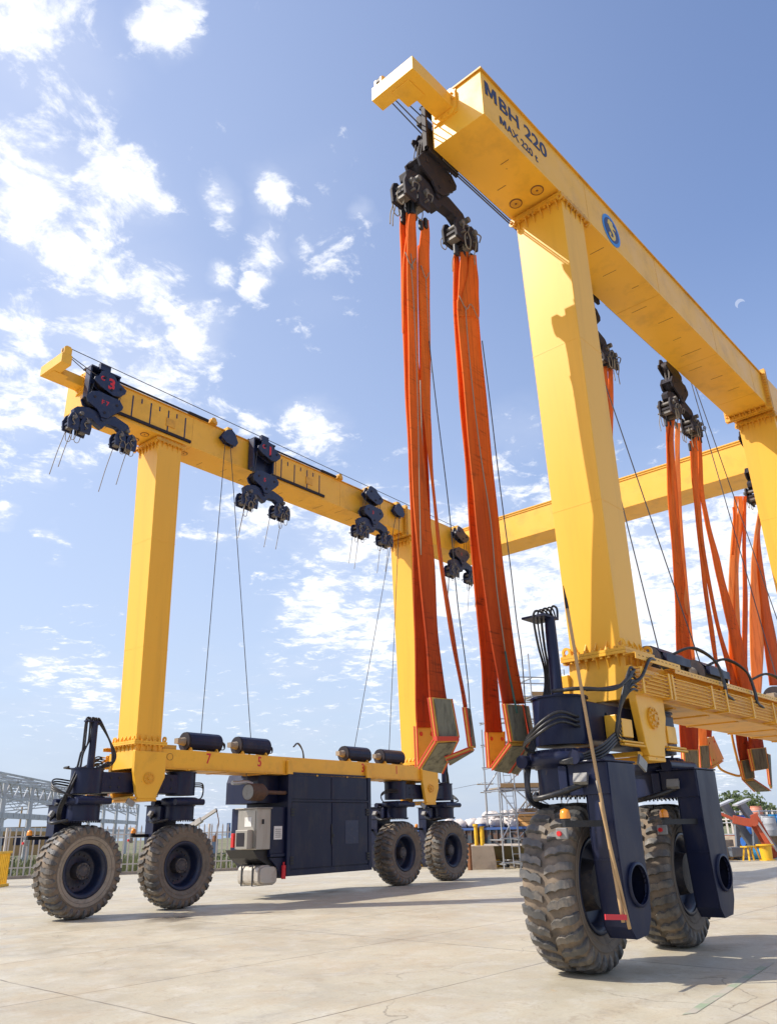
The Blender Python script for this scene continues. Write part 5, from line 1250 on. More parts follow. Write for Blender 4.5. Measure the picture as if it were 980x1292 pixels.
L('notice', 'white', lambda b: b.box((7.06, q1-.048, 1.48), (7.36, q1-.04, 1.82)), 0, eng)
L('notice_print', 'glassgrey', lambda b: [b.box((7.10, q1-.039, 1.53+k*.05), (7.32, q1-.037, 1.55+k*.05)) for k in range(5)], 0, eng)
cab = L('control_cabinet', 'stainless', lambda b: (b.box((6.42, .18, 1.24), (6.91, q1-.02, 2.27)), b.box((6.36, .10, 2.27), (6.93, q1+.03, 2.30))), .012)
L('cabinet_door', 'stainless', lambda b: b.box((6.402, .24, 1.30), (6.418, q1-.08, 2.22)), .006, cab)
L('cooling_unit', 'stainless', lambda b: b.box((6.20, .36, 1.26), (6.40, .86, 1.74)), .015, cab)
L('grille', 'dark_hook', lambda b: b.box((6.192, .42, 1.33), (6.199, .74, 1.67)), 0, cab)
L('cabinet_label', 'white', lambda b: b.box((6.393, .50, 1.82), (6.401, .78, 2.06)), 0, cab)
L('cabinet_latch', 'black', lambda b: b.box((6.60, q1-.018, 1.88), (6.65, q1+.01, 2.0)), 0, cab)
L('tail_lamp', 'redlens', lambda b: b.box((6.30, .06, 1.30), (6.40, .17, 1.66)), .01, cab)
L('cabinet_shelf', 'black', lambda b: b.prism([(6.42, 1.235), (7.45, 1.235), (7.45, .75), (7.2, .75), (6.85, .90), (6.60, 1.02)], -.3, .85), 0, cab)
def tankf(b):
    prof = []
    for i in range(24):
        a = 2*pi*i/24; ca, sa = cos(a), sin(a)
        prof.append((6.97+.35*(abs(ca)**.5)*(1 if ca >= 0 else -1), .60+.25*(abs(sa)**.5)*(1 if sa >= 0 else -1)))
    b.prism(prof, .02, .85, smooth=False)
    b.prism([(6.97+(x-6.97)*.86, .60+(z-.60)*.84) for x, z in prof], .85, .90)
tk = L('fuel_tank', 'tank', tankf, .02)
def strapf(b):
    for qq in (.18, .62):
        b.box((6.605, qq, .34), (6.618, qq+.05, .86)); b.box((6.62, qq, .335), (7.32, qq+.05, .348)); b.box((7.322, qq, .34), (7.335, qq+.05, .86)); b.box((6.62, qq, .852), (7.32, qq+.05, .865))
mb = MB(XL); strapf(mb); build_each(mb, 'tank_strap', M['black'], tk)
L('fire_extinguisher', 'redpaint', lambda b: (b.cyl((7.43, .98, .48), (7.43, .98, .82), .06, seg=16), b.cyl((7.43, .98, .82), (7.43, .98, .9), .025, seg=10)), 0)
L('exhaust_silencer', 'rustdark', lambda b: (b.cyl((6.12, .92, 2.74), (6.55, .92, 2.74), .245, .255, seg=28), b.cyl((6.55, .92, 2.74), (6.78, .92, 2.74), .255, .09, seg=28), b.cyl((6.78, .92, 2.74), (7.49, .92, 2.74), .06, seg=18)), .008)
L('silencer_cap', 'glassgrey', lambda b: b.cyl((6.105, .92, 2.74), (6.12, .92, 2.74), .22, seg=28))
L('tail_pipe', 'steel', lambda b: b.tube([(6.3, .86, 2.97), (6.1, .82, 3.03), (5.85, .80, 3.0), (5.65, .80, 3.0)], .06, 12))
L('hanger_rod', 'rope', lambda b: b.cyl((6.1, .84, 3.05), (6.1, .84, 3.34), .012, seg=8))

# ------------------------------------------------------------------ boat poles lashed to the front right suspension arm
def pole3(name, pts, r0, r1, label, tip=True):
    p0, p1 = Vector(pts[0]), Vector(pts[1])
    t = thing(name, label, 'pole', p0, None)
    mb = MB(); mb.tube([p0, p0.lerp(p1, .3)+Vector((.006, .004, 0)), p0.lerp(p1, .62)+Vector((-.008, 0, 0)), p1], r0, 10); mb.build('shaft', M['wood'], t)
    if tip:
        d = (p1-p0).normalized(); mb = MB(); mb.cyl(p1-d*.02, p1+d*.12, r0*1.15, r0*.9, seg=12); mb.cyl(p1+d*.12, p1+d*.30, r0*.8, .004, seg=10); mb.build('metal_tip', M['dark_hook'], t)
    return t
long_pole = pole3('boat_pole', (at(786, 1164, -.26), at(715, 766, .02)), .021, .02, 'long slender wooden pole with a metal tip leaning against the front right leg')
short_pole = pole3('boat_pole', (at(794, 1172, -.27), at(757, 1012, -.24)), .020, .02, 'short stubby wooden pole beside the long leaning pole, lashed to the wheel arm', False)
mb = MB(); mb.tube([at(755.5, 1000, -.24), at(752, 985, -.24)], .012, 6); mb.build('peg', M['greywood'], short_pole)
mb = MB(); a, b = at(763, 1157, -.30), at(790, 1157.5, -.30); mb.beam(a, b, .012, .055); tag(mb.build('red_lashing_strap', M['redpaint'], None, origin=a), 'red strap tying the two wooden poles to the navy wheel arm', 'strap')

# ------------------------------------------------------------------ surroundings
def gp(u, v, z=0.0):
    d = FW*FPX + RT*(u-490) - UP*(v-646); return CAM + d*((z-CAM.z)/d.z)
def hd(u, dist, z=0.0):
    """point at a heading (photo column near the horizon) and a distance from the camera"""
    d = FW*FPX + RT*(u-490) - UP*(1047-646); d.z = 0; d.normalize(); p = CAM+d*dist; p.z = z; return p
# palisade fence in bays
FP = [Vector((-12, 44.4, 0)), Vector((9, 34.2, 0)), Vector((12.4, 32.7, 0)), Vector((19.2, 28.3, 0)), Vector((24.4, 27.7, 0)), Vector((27.5, 26.9, 0))]
fence = thing('palisade_fence', 'off-white steel palisade fence with pointed pales running behind the left wheels', 'fence', FP[2])
for a, b in zip(FP, FP[1:]):
    n = max(1, round((b-a).length/2.6))
    for i in range(n):
        p, r = a.lerp(b, i/n), a.lerp(b, (i+1)/n); d = (r-p).normalized()
        mb = MB(); k = int((r-p).length/.26)
        for j in range(k):
            c = p+d*(.13+j*.26); s_ = random.uniform(-.012, .012)
            w = .034; q_ = Vector((-d.y, d.x, 0))*.012
            base_, up_ = c+Vector((0, 0, .10)), c+Vector((s_, s_, 2.05+random.uniform(-.02, .02)))
            mb.faces([base_-d*w-q_, base_+d*w-q_, up_+d*w-q_, up_+Vector((0, 0, .13))-q_, up_-d*w-q_, base_-d*w+q_, base_+d*w+q_, up_+d*w+q_, up_+Vector((0, 0, .13))+q_, up_-d*w+q_],
                     [(0, 1, 2, 3, 4), (9, 8, 7, 6, 5), (0, 5, 6, 1), (1, 6, 7, 2), (2, 7, 8, 3), (3, 8, 9, 4), (4, 9, 5, 0)])
        mb.build('pale_panel', M['fencewhite'], fence)
        mb = MB(); mb.beam(p+Vector((0, 0, .45)), r+Vector((0, 0, .45)), .03, .05); mb.build('rail', M['fencewhite'], fence)
        mb = MB(); mb.beam(p+Vector((0, 0, 1.75)), r+Vector((0, 0, 1.75)), .03, .05); mb.build('rail', M['fencewhite'], fence)
        mb = MB(); mb.box((p.x-.045, p.y-.045, -.05), (p.x+.045, p.y+.045, 2.15)); mb.build('post', M['fencewhite'], fence)
mb = MB()
for a, b in zip(FP, FP[1:]): mb.beam(a+Vector((0, 0, .05)), b+Vector((0, 0, .05)), .25, .14)
kb = mb.build('kerb', M['concreteblock']); kb['kind'] = 'structure'

# skeleton of a hangar frame on the far left
hang = thing('steel_building_frame', 'unclad grey steel building frame with lattice columns and roof trusses, beyond the fence', 'building frame', hd(60, 60))
def lattice(mb, p0, p1, w, seg, t=.06, side=None):
    p0, p1 = Vector(p0), Vector(p1); d = (p1-p0); Ln = d.length; d.normalize()
    sd = side.normalized() if side is not None else d.orthogonal().normalized()
    up = d.cross(sd).normalized()
    for s_ in (-1, 1): mb.beam(p0+sd*s_*w/2, p1+sd*s_*w/2, t, t, upv=tuple(up))
    n = max(2, int(Ln/seg))
    for i in range(n):
        s_ = 1 if i % 2 else -1
        mb.beam(p0+d*Ln*i/n+sd*s_*w/2, p0+d*Ln*(i+1)/n-sd*s_*w/2, t*.55, t*.55, upv=tuple(up))
rA0, rA1 = hd(-45, 52), hd(172, 98); dirA = (rA1-rA0).normalized(); perp = Vector((-dirA.y, dirA.x, 0))
if perp.dot(rA0-CAM) < 0: perp = -perp
HT = 4.95; NB = 9; lenA = (rA1-rA0).length
for row, offd in ((0, 0), (1, 15.0)):
    for i in range(NB+1):
        p = rA0.lerp(rA1, i/NB)+perp*offd
        mb = MB()
        if row == 0: mb.beam(p, p+Vector((0, 0, HT)), .20, .24); mb.beam(p+dirA*.9, p+Vector((0, 0, HT))+dirA*.15, .10, .12)
        else: lattice(mb, p, p+Vector((0, 0, HT)), .55, .5, .09, dirA)
        mb.build('column', M['frame'], hang)
        if i < NB:
            r = rA0.lerp(rA1, (i+1)/NB)+perp*offd
            mb = MB()
            lattice(mb, p+Vector((0, 0, HT-.45)), r+Vector((0, 0, HT-.45)), .9, .8, .11, Vector((0, 0, 1)))
            mb.beam(p+Vector((0, 0, HT-1.9)), r+Vector((0, 0, HT-1.9)), .2, .34); mb.beam(p+Vector((0, 0, HT-2.7)), r+Vector((0, 0, HT-2.7)), .12, .22)
            for k in range(5):
                x_ = p.lerp(r, k/5); mb.beam(x_+Vector((0, 0, HT-2.0)), x_+Vector((0, 0, HT-1.75)), .35, .02)
            mb.build('wall_truss', M['frame'], hang)
for i in range(NB+1):
    p = rA0.lerp(rA1, i/NB); mb = MB()
    a0, a1, mid = p+Vector((0, 0, HT)), p+perp*15+Vector((0, 0, HT)), p+perp*7.5+Vector((0, 0, HT+.55))
    lattice(mb, a0, mid, .9, .9, .10, Vector((0, 0, 1))); lattice(mb, mid, a1, .9, .9, .10, Vector((0, 0, 1)))
    mb.beam(p+Vector((0, 0, HT-1.2)), p+perp*2.2+Vector((0, 0, HT-.3)), .1, .1); mb.beam(p+perp*15+Vector((0, 0, HT-1.8)), p+perp*12.5+Vector((0, 0, HT-.3)), .12, .12)
    mb.build('roof_truss', M['frame'], hang)
mb = MB()
for k in range(12):
    o_ = perp*(k*15/11)+Vector((0, 0, HT+.5+.5*(1-abs(k-5.5)/5.5))); mb.beam(rA0+o_, rA1+o_, .09, .12)
build_each(mb, 'purlin', M['frame'], hang)

# tan shed behind the frame
def house(name, label, cat, u0, u1, dist, h, depth, wall, roof=None, group=None, wins=0):
    p, r = hd(u0, dist), hd(u1, dist); d = (r-p).normalized(); q = Vector((-d.y, d.x, 0))
    if q.dot(p-CAM) < 0: q = -q
    t = thing(name, label, cat, (p+r)/2, group)
    L_ = (r-p).length; V = [p, r, r+q*depth, p+q*depth]
    mb = MB(); mb.faces([v+Vector((0, 0, -.1)) for v in V]+[v+Vector((0, 0, h)) for v in V], [(0, 1, 5, 4), (1, 2, 6, 5), (2, 3, 7, 6), (3, 0, 4, 7), (4, 5, 6, 7)]); mb.build('wall', M[wall], t)
    if roof:
        mb = MB(); e = .3; V2 = [p-d*e-q*e, r+d*e-q*e, r+d*e+q*(depth+e), p-d*e+q*(depth+e)]; m1_, m2_ = (V2[0]+V2[3])/2, (V2[1]+V2[2])/2
        mb.faces([v+Vector((0, 0, h+.02)) for v in V2]+[m1_+Vector((0, 0, h*1.28)), m2_+Vector((0, 0, h*1.28))], [(0, 1, 5, 4), (2, 3, 4, 5), (0, 4, 3), (1, 2, 5)]); mb.build('roof', M[roof], t)
    for i in range(wins):
        c = p+d*L_*(i+.5)/wins-q*.03; mb = MB(); w = min(.6, L_/wins*.25)
        mb.faces([c-d*w+Vector((0, 0, h*.35)), c+d*w+Vector((0, 0, h*.35)), c+d*w+Vector((0, 0, h*.7)), c-d*w+Vector((0, 0, h*.7)), c-d*w+q*.06+Vector((0, 0, h*.35)), c+d*w+q*.06+Vector((0, 0, h*.35)), c+d*w+q*.06+Vector((0, 0, h*.7)), c-d*w+q*.06+Vector((0, 0, h*.7))],
                 [(0, 1, 2, 3), (0, 4, 5, 1), (3, 2, 6, 7), (0, 3, 7, 4), (1, 5, 6, 2)]); mb.build('window', M['navy'], t)
    return t
house('shed', 'long tan shed wall with small dark windows beyond the steel frame', 'shed', -60, 60, 108, 3.0, 12, 'tanwall', None, None, 5)
house('shed', 'pale blue grey metal shed behind the fence, beside the small crane boom', 'shed', 254, 276, 82, 1.25, 6, 'bluegrey', 'bluegrey', None, 0)
house('house', 'tiny white house far across the field, left of the second wheel', 'house', 163, 169, 420, 4.5, 9, 'white', 'tanwall', 'far white houses', 2)
house('house', 'tiny white house far across the field, seen just left of the pale crane boom', 'house', 211, 220, 380, 4.2, 9, 'white', 'salmon', 'far white houses', 2)
house('house', 'tiny tall white block far off behind the fence near the grey cabinet', 'house', 286, 291, 520, 8.0, 9, 'bluegrey', None, 'far white houses', 2)
house('house', 'tiny white house far across the field beside the rear left wheels', 'house', 470, 479, 400, 4.5, 9, 'white', 'salmon', 'far white houses', 2)
# utility poles
def upole(u, dist, h, label):
    p = hd(u, dist); t = thing('utility_pole', label, 'utility pole', p)
    mb = MB(); mb.cyl(p-Vector((0, 0, .1)), p+Vector((0, 0, h)), .17, .12, seg=10); mb.build('pole', M['wood'], t)
    for z, w in ((h-.35, 1.15), (h-1.5, .75)):
        mb = MB(); mb.beam(p+Vector((-w*.75, w*.75, z)), p+Vector((w*.75, -w*.75, z)), .12); mb.build('crossarm', M['wood'], t)
    mb = MB()
    for w in (-1, -.5, .5, 1): mb.cyl(p+Vector((-w*.8, w*.8, h-.3)), p+Vector((-w*.8, w*.8, h-.05)), .05, seg=8)
    build_each(mb, 'insulator', M['white'], t)
    return p+Vector((0, 0, h-.1))
w1 = upole(24.5, 140, 6.2, 'wooden utility pole seen through the steel building frame')
w2 = upole(615.5, 125, 8.0, 'thin utility pole above the pile of white sacks')
mb = MB()
p0 = w2
for tgt in (hd(420, 330, 11), hd(800, 300, 11)):
    mb.tube([p0, p0.lerp(tgt, .5)-Vector((0, 0, 1.2)), tgt], .03, 4, 8)
tag(mb.build('overhead_wire', M['rope'], None, origin=w2), 'thin overhead wires strung from the pole above the white sacks', 'wire')
# small pale crane boom beyond the fence
pc = hd(232, 62); t = thing('loader_crane', 'small pale loader crane with its boom raised to the right, behind the fence', 'crane', pc)
mb = MB(); mb.cyl(pc, pc+Vector((0, 0, 1.9)), .22, .18, seg=12); mb.box((pc.x-.7, pc.y-.5, 0), (pc.x+.7, pc.y+.5, .7)); mb.build('crane_base', M['fencewhite'], t)
tip = hd(272, 60, 3.25); b0 = pc+Vector((0, 0, 1.9))
mb = MB(); mb.beam(b0, b0.lerp(tip, .55), .30, .34); mb.beam(b0.lerp(tip, .5), tip, .18, .2); mb.build('boom', M['fencewhite'], t)
mb = MB(); mb.tube([tip, tip+Vector((.1, -.2, -.9)), tip+Vector((0, 0, -1.7))], .035, 6); mb.box((tip.x-.12, tip.y-.12, 1.2), (tip.x+.12, tip.y+.12, 1.6)); mb.build('hoist_hook', M['rust'], t)

# yellow slatted stand at the left edge
p = gp(9, 1118); e1 = (gp(10, 1117)-gp(0, 1118.5)).normalized(); e2 = Vector((-e1.y, e1.x, 0))
t = thing('slatted_stand', 'yellow steel stand with upright slats cut by the left edge of the yard', 'stand', p)
mb = MB()
for k in range(9): c = p-e1*(.08+k*.16); mb.beam(c+e2*.03, c+e2*.03+Vector((0, 0, 1.18)), .04, .06)
build_each(mb, 'slat', M['brightyellow'], t)
mb = MB(); mb.beam(p+Vector((0, 0, 1.2)), p-e1*1.5+Vector((0, 0, 1.2)), .10, .08); mb.build('top_rail', M['brightyellow'], t)
mb = MB(); mb.beam(p+Vector((0, 0, .05)), p-e1*1.5+Vector((0, 0, .05)), .14, .10); mb.build('bottom_rail', M['brightyellow'], t)
mb = MB()
for k in range(6): c = p+e2*(.15+k*.22); mb.beam(c, c+Vector((0, 0, 1.18)), .05, .05)
build_each(mb, 'slat', M['brightyellow'], t)
for k in (0, 1):
    mb = MB(); mb.beam(p+Vector((0, 0, .06 if k else 1.19)), p+e2*1.3+Vector((0, 0, .06 if k else 1.19)), .08); mb.build('side_rail', M['brightyellow'], t)

# barge standing on the yard behind the scaffold
b0, b1 = hd(505, 41), hd(705, 36.5); d = (b1-b0).normalized(); q = Vector((-d.y, d.x, 0)); q = q if q.dot(b0-CAM) > 0 else -q
bg_ = thing('work_barge', 'rusty dark work barge with a blue deck edge behind the rear left wheels', 'barge', (b0+b1)/2)
LB = (b1-b0).length
def bpnt(s_, w_, z): return b0+d*s_*LB+q*w_+Vector((0, 0, z))
def pan(name, m, w0, w1, z0, z1, z2=None, s0=0., s1=1., slope=0.):
    mb = MB(); v = [bpnt(s0, w0+slope, z0), bpnt(s1, w0+slope, z0), bpnt(s1, w1, z0), bpnt(s0, w1, z0), bpnt(s0, w0, z1), bpnt(s1, w0, z1), bpnt(s1, w1, z1), bpnt(s0, w1, z1)]
    mb.faces(v, [(0, 3, 2, 1), (4, 5, 6, 7), (0, 1, 5, 4), (1, 2, 6, 5), (2, 3, 7, 6), (3, 0, 4, 7)]); return mb.build(name, M[m], bg_)
pan('lower_hull', 'hullmud', .25, 4.5, .32, .95, slope=.5)
pan('upper_hull', 'hull', .05, 4.6, .98, 1.56)
pan('rubbing_strake', 'fencewhite', -.08, .04, .90, .985)
pan('deck_edge', 'deckblue', -.04, 4.7, 1.56, 1.66)
for k in range(8): pan('keel_block', 'greywood' if k % 2 else 'brightyellow', .5, 1.2, 0, .32, s0=.04+k*.125, s1=.09+k*.125)
mb = MB()
for k in range(26):
    s_ = k/25; mb.beam(bpnt(s_, -.0, 1.0), bpnt(s_, -.0, 1.56), .05, .05)
build_each(mb, 'hull_rib', M['hull'], bg_)
random.seed(21)
def sack(c, r, label):
    mb = MB(); rg = []
    n, m_ = 12, 8
    ph = [random.random()*6 for _ in range(4)]
    for i in range(m_+1):
        v = pi*i/m_; row = []
        for j in range(n):
            a = 2*pi*j/n; rr = r*(1+.16*sin(3*a+ph[0])+.14*sin(2*v+ph[1])+.10*sin(5*a+3*v+ph[2])+random.uniform(-.09, .09))
            sx = max(abs(sin(v))**.6, .02)
            row.append((c.x+rr*sx*cos(a), c.y+rr*sx*sin(a), c.z+r*.72*cos(v)*(1+.16*sin(a*2+ph[3]))+random.uniform(-.04, .04)))
        rg.append([mb._v(p) for p in row])
    for A_, B__ in zip(rg, rg[1:]):
        for j in range(n): f = mb.bm.faces.new((A_[j], A_[(j+1) % n], B__[(j+1) % n], B__[j])); f.smooth = True
    mb.bm.faces.new(rg[0]); mb.bm.faces.new(list(reversed(rg[-1])))
    o = mb.build('sack', M['bag'], None, origin=c-Vector((0, 0, r*.7))); return tag(o, label, 'sack', 'white bulk sacks heaped on the barge deck')
for i in range(34):
    s_ = .28+i*.0145; z = 1.80
    sack(bpnt(s_, .5+random.random()*1.6, z+random.random()*.08), random.uniform(.20, .30), 'stained white bulk sack in the lower layer of the heap on the barge deck')
for i in range(16):
    sack(bpnt(.46+i*.018, .9+random.random(), 2.08+random.random()*.18), random.uniform(.18, .27), 'stained white bulk sack on top of the heap on the barge deck')
def crate(s0, w0, z0, Lc, Wc, Hc, m, label, cat, name, group=None, yaw=0):
    c = bpnt(s0, w0, z0); mb = MB(); e = Matrix.Rotation(yaw, 3, 'Z') @ d; f = Vector((-e.y, e.x, 0))
    for k in range(3):
        z_ = Hc*k/3; off_ = random.uniform(-.08, .08)
        v = [c+e*off_+Vector((0, 0, z_)), c+e*(Lc+off_)+Vector((0, 0, z_)), c+e*(Lc+off_)+f*Wc+Vector((0, 0, z_)), c+e*off_+f*Wc+Vector((0, 0, z_))]
        mb.faces(v+[p_+Vector((0, 0, Hc/3-.02)) for p_ in v], [(0, 3, 2, 1), (4, 5, 6, 7), (0, 1, 5, 4), (1, 2, 6, 5), (2, 3, 7, 6), (3, 0, 4, 7)])
    o = mb.build(name, M[m], None, origin=c); return tag(o, label, cat, group)
crate(.66, .9, 1.67, 2.3, 1.1, .62, 'board', 'stack of orange timber boards on the barge deck behind the scaffold', 'boards', 'board_stack')
crate(.70, 1.2, 2.30, 1.5, .9, .14, 'wood', 'pale loose boards lying on top of the orange board stack', 'boards', 'board_stack', None, .25)
crate(.82, 1.0, 1.67, 2.4, .9, .85, 'greywood', 'stack of pale timber on the barge deck beside the near right wheel', 'boards', 'board_stack')

# concrete block with two yellow bollard pipes behind it, rusty post beside
p = gp(611, 1097); e1 = (gp(625, 1097)-gp(597, 1097.6)).normalized(); e2 = Vector((-e1.y, e1.x, 0)); e2 = e2 if e2.dot(p-CAM) > 0 else -e2
mb = MB(); W_ = .53
v = [p-e1*W_, p+e1*(W_+.02), p+e1*(W_+.02)+e2*.7, p-e1*W_+e2*.7]; tv = [p-e1*(W_-.02), p+e1*(W_-.08), p+e1*(W_-.08)+e2*.66, p-e1*(W_-.02)+e2*.66]
mb.faces(v+[x+Vector((0, 0, .93)) for x in tv], [(0, 3, 2, 1), (4, 5, 6, 7), (0, 1, 5, 4), (1, 2, 6, 5), (2, 3, 7, 6), (3, 0, 4, 7)])
tag(mb.build('concrete_block', M['concreteblock'], None, .02, p), 'stained concrete block on the ground between the rear left wheel and the scaffold', 'concrete block')
for k, (u, m_, lb) in enumerate(((603.5, 'brightyellow', 'yellow pipe standing behind the concrete block, left one of two'), (611, 'brightyellow', 'yellow pipe with a dark cap behind the concrete block, right one of two'))):
    c = p+e1*(-.25+k*.27)+e2*1.1
    t = thing('pipe_post', lb, 'post', c); mb = MB(); mb.cyl(c, c+Vector((0, 0, 1.72)), .085+.03*k, seg=16); mb.build('pipe', M[m_], t)
    mb = MB(); mb.cyl(c+Vector((0, 0, 1.72)), c+Vector((0, 0, 1.82)), .13+.06*k, seg=16); mb.build('cap', M['brightyellow' if k == 0 else 'deckblue'], t)
c = gp(593, 1098); mb = MB(); mb.beam(c, c+Vector((0, 0, 1.0)), .14, .14); mb.box((c.x-.16, c.y-.16, .99), (c.x+.16, c.y+.16, 1.05)); tag(mb.build('short_post', M['rust'], None, origin=c), 'short rusty post against the left side of the concrete block', 'post')

# scaffold tower
s00 = gp(636, 1097); sx = (gp(660, 1096)-gp(634, 1097)).normalized(); sy = Vector((-sx.y, sx.x, 0)); sy = sy if sy.dot(s00-CAM) > 0 else -sy
sc_ = thing('scaffold_tower', 'tall grey tube scaffold tower with plank platforms and ladder behind the near right wheel', 'scaffold', s00)
def sp(a, b, z): return s00+sx*a+sy*b+Vector((0, 0, z))
XS, YS = (0, .75, 1.95, 3.7), (0, 1.6)
def tubes(name, segs, r=.034):
    r = max(r, .03)
    for a, b in segs:
        mb = MB(); mb.cyl(a, b, r, seg=8); mb.build(name, M['steel'], sc_)
tubes('standard', [(sp(x, y, 0), sp(x, y, (9.2 if i == 2 else 8.2 if i == 3 else 6.4)-(.5 if y else 0)+.3*(i % 2))) for i, x in enumerate(XS) for y in YS])
lv = [.25, 1.2, 2.2, 3.2, 4.2, 5.2, 6.2, 7.2, 8.1]
tubes('ledger', [(sp(XS[i]-.1, y, z), sp(XS[i+1]+.1, y, z)) for z in lv for i in range(3) for y in YS if not (i == 0 and z > 6.3)], .024)
tubes('transom', [(sp(x, -.15, z-.06), sp(x, 1.75, z-.06)) for z in lv for i, x in enumerate(XS) if not (i < 2 and z > 6.3)], .024)
tubes('brace', [(sp(XS[i], y, z), sp(XS[i+1], y, z+(2.0 if i == 2 else 1.0))) for i, y, z in ((0, 0, 1.2), (1, 0, 1.2), (2, 0, 1.2), (0, 1.6, 3.2), (1, 1.6, 3.2), (2, 0, 3.2), (1, 0, 4.2), (2, 1.6, 5.2), (2, 0, 6.1), (1, 0, .2))]+[(sp(XS[i+1], y, z), sp(XS[i], y, z+1.0)) for i, y, z in ((0, 0, 2.2), (1, 0, 2.2), (2, 1.6, 2.2), (1, 1.6, 4.2), (1, 0, 5.2), (2, 1.6, 4.2))], .02)
for z, xa, xb in ((3.26, .1, 1.95), (3.26, 2.0, 3.8), (5.26, .7, 1.9), (7.26, 1.95, 3.8), (1.26, 1.95, 3.8), (5.26, 2.0, 3.8)):
    mb = MB(); mb.obox(sp((xa+xb)/2, .8, z), (xb-xa, 1.3, .06), (0, 0, atan2(sx.y, sx.x))); mb.build('plank_platform', M['greywood'], sc_)
    mb = MB(); mb.obox(sp((xa+xb)/2, .02, z+.10), (xb-xa, .03, .17), (0, 0, atan2(sx.y, sx.x))); mb.build('toe_board', M['wood'], sc_)
mb = MB()
for s_ in (0, .35): mb.cyl(sp(.35+s_, -.25, .1), sp(.35+s_, .3, 4.4), .018, seg=6)
for k in range(14): mb.cyl(sp(.35, -.25+k*.04, .3+k*.29), sp(.70, -.25+k*.04, .3+k*.29), .013, seg=6)
mb.build('ladder', M['steel'], sc_)
# stair truss slanting up behind the tower
st = thing('access_stair', 'slanting aluminium stair leaning up behind the scaffold, left of the navy post', 'stair', sp(1.2, 3, 0))
mb = MB()
for y in (2.6, 3.4): lattice(mb, sp(1.4, y, 1.3), sp(5.4, y, 5.4), .30, .35, .05, Vector((0, 0, 1)))
mb.build('stringer', M['greywood'], st)
mb = MB()
for k in range(14): f = k/13; mb.beam(sp(1.4+4*f, 2.6, 1.3+4.1*f), sp(1.4+4*f, 3.4, 1.3+4.1*f), .25, .03)
mb.build('tread', M['steel'], st)

# right-hand clutter: trestles, arm, stools, barrels
def gd(u, v): return gp(u, v)
rx = (gp(975, 1084)-gp(905, 1087)).normalized(); ry = Vector((-rx.y, rx.x, 0)); ry = ry if ry.dot(gp(940, 1086)-CAM) > 0 else -ry
def rel(u, dd, z): 
    """point on the line of clutter: photo column u along the row, dd metres behind it"""
    return hd(u, 42.3+dd, z)
def tres(u, label):
    c = rel(u, 1.2, 0); t = thing('trestle', label, 'trestle', c)
    for nm, a, b, w_, h_ in (('leaning_leg', rx*-.3, rx*1.1, .16, .30), ('upright_leg', rx*.35, rx*.2, .14, .2)):
        mb = MB()
        if nm == 'leaning_leg': mb.beam(c+rx*1.5, c-rx*.2+Vector((0, 0, 2.45)), .22, .36)
        else: mb.beam(c+rx*.15, c+rx*.35+Vector((0, 0, 1.6)), .12, .2)
        mb.build(nm, M['trestle'], t)
    mb = MB(); mb.beam(c-rx*.55+Vector((0, 0, 2.36)), c+rx*.30+Vector((0, 0, 2.62)), .36, .08); mb.build('head_plate', M['frame'], t)
    mb = MB(); mb.beam(c-rx*.9+Vector((0, 0, .04)), c+rx*1.6+Vector((0, 0, .04)), .3, .08); mb.build('foot', M['trestle'], t)
tres(922, 'grey steel trestle with a sloping leg, nearer the wheel arm'); tres(944, 'grey steel trestle with a sloping leg, under the bend of the red arm')
t = thing('folded_arm', 'rust red folded steel arm resting across the two grey trestles', 'steel arm', rel(950, .5, 0))
mb = MB(); mb.beam(rel(909, .5, 2.05), rel(929, .5, 1.72), .2, .14); mb.beam(rel(926, .5, 1.75), rel(950, .5, 1.55), .34, .36); mb.build('upper_arm', M['redoxide'], t, .02)
mb = MB(); mb.beam(rel(953, .45, 1.95), rel(973, .45, .12), .22, .34); mb.beam(rel(948, .75, 1.7), rel(969, .75, .05), .12, .25); mb.build('lower_arm', M['redoxide'], t, .02)
mb = MB(); mb.cyl(rel(952, .2, 1.62), rel(952, 1.0, 1.62), .2, seg=18); mb.build('pivot', M['redoxide'], t)
mb = MB(); mb.beam(rel(957, .25, 1.6), rel(975, .25, .35), .09); mb.build('ram', M['steel'], t)
# concrete blocks on pallet
c = gp(908, 1087.5)
def blk(u, dd, z, L_, W2, H_, m, label, cat, name, group=None):
    c = rel(u, dd, z); mb = MB(); v = [c, c+rx*L_, c+rx*L_+ry*W2, c+ry*W2]
    mb.faces(v+[x+Vector((0, 0, H_)) for x in v], [(0, 3, 2, 1), (4, 5, 6, 7), (0, 1, 5, 4), (1, 2, 6, 5), (2, 3, 7, 6), (3, 0, 4, 7)])
    return tag(mb.build(name, M[m], None, .02, c), label, cat, group)
mb = MB(); c = rel(902, 0, 0)
for k in range(3): 
    for z, h in ((.0, .04), (.12, .03)):
        a = c+ry*(k*.42); v = [a, a+rx*1.35, a+rx*1.35+ry*.16, a+ry*.16]; mb.faces([x+Vector((0, 0, z)) for x in v]+[x+Vector((0, 0, z+h)) for x in v], [(0, 3, 2, 1), (4, 5, 6, 7), (0, 1, 5, 4), (1, 2, 6, 5), (2, 3, 7, 6), (3, 0, 4, 7)])
    for s_ in (0, .6, 1.2):
        a = c+ry*(k*.42)+rx*s_; v = [a, a+rx*.14, a+rx*.14+ry*.14, a+ry*.14]; mb.faces([x+Vector((0, 0, .04)) for x in v]+[x+Vector((0, 0, .12)) for x in v], [(0, 3, 2, 1), (4, 5, 6, 7), (0, 1, 5, 4), (1, 2, 6, 5), (2, 3, 7, 6), (3, 0, 4, 7)])
tag(mb.build('pallet', M['wood'], None, origin=c), 'worn wooden pallet under the two concrete blocks', 'pallet')
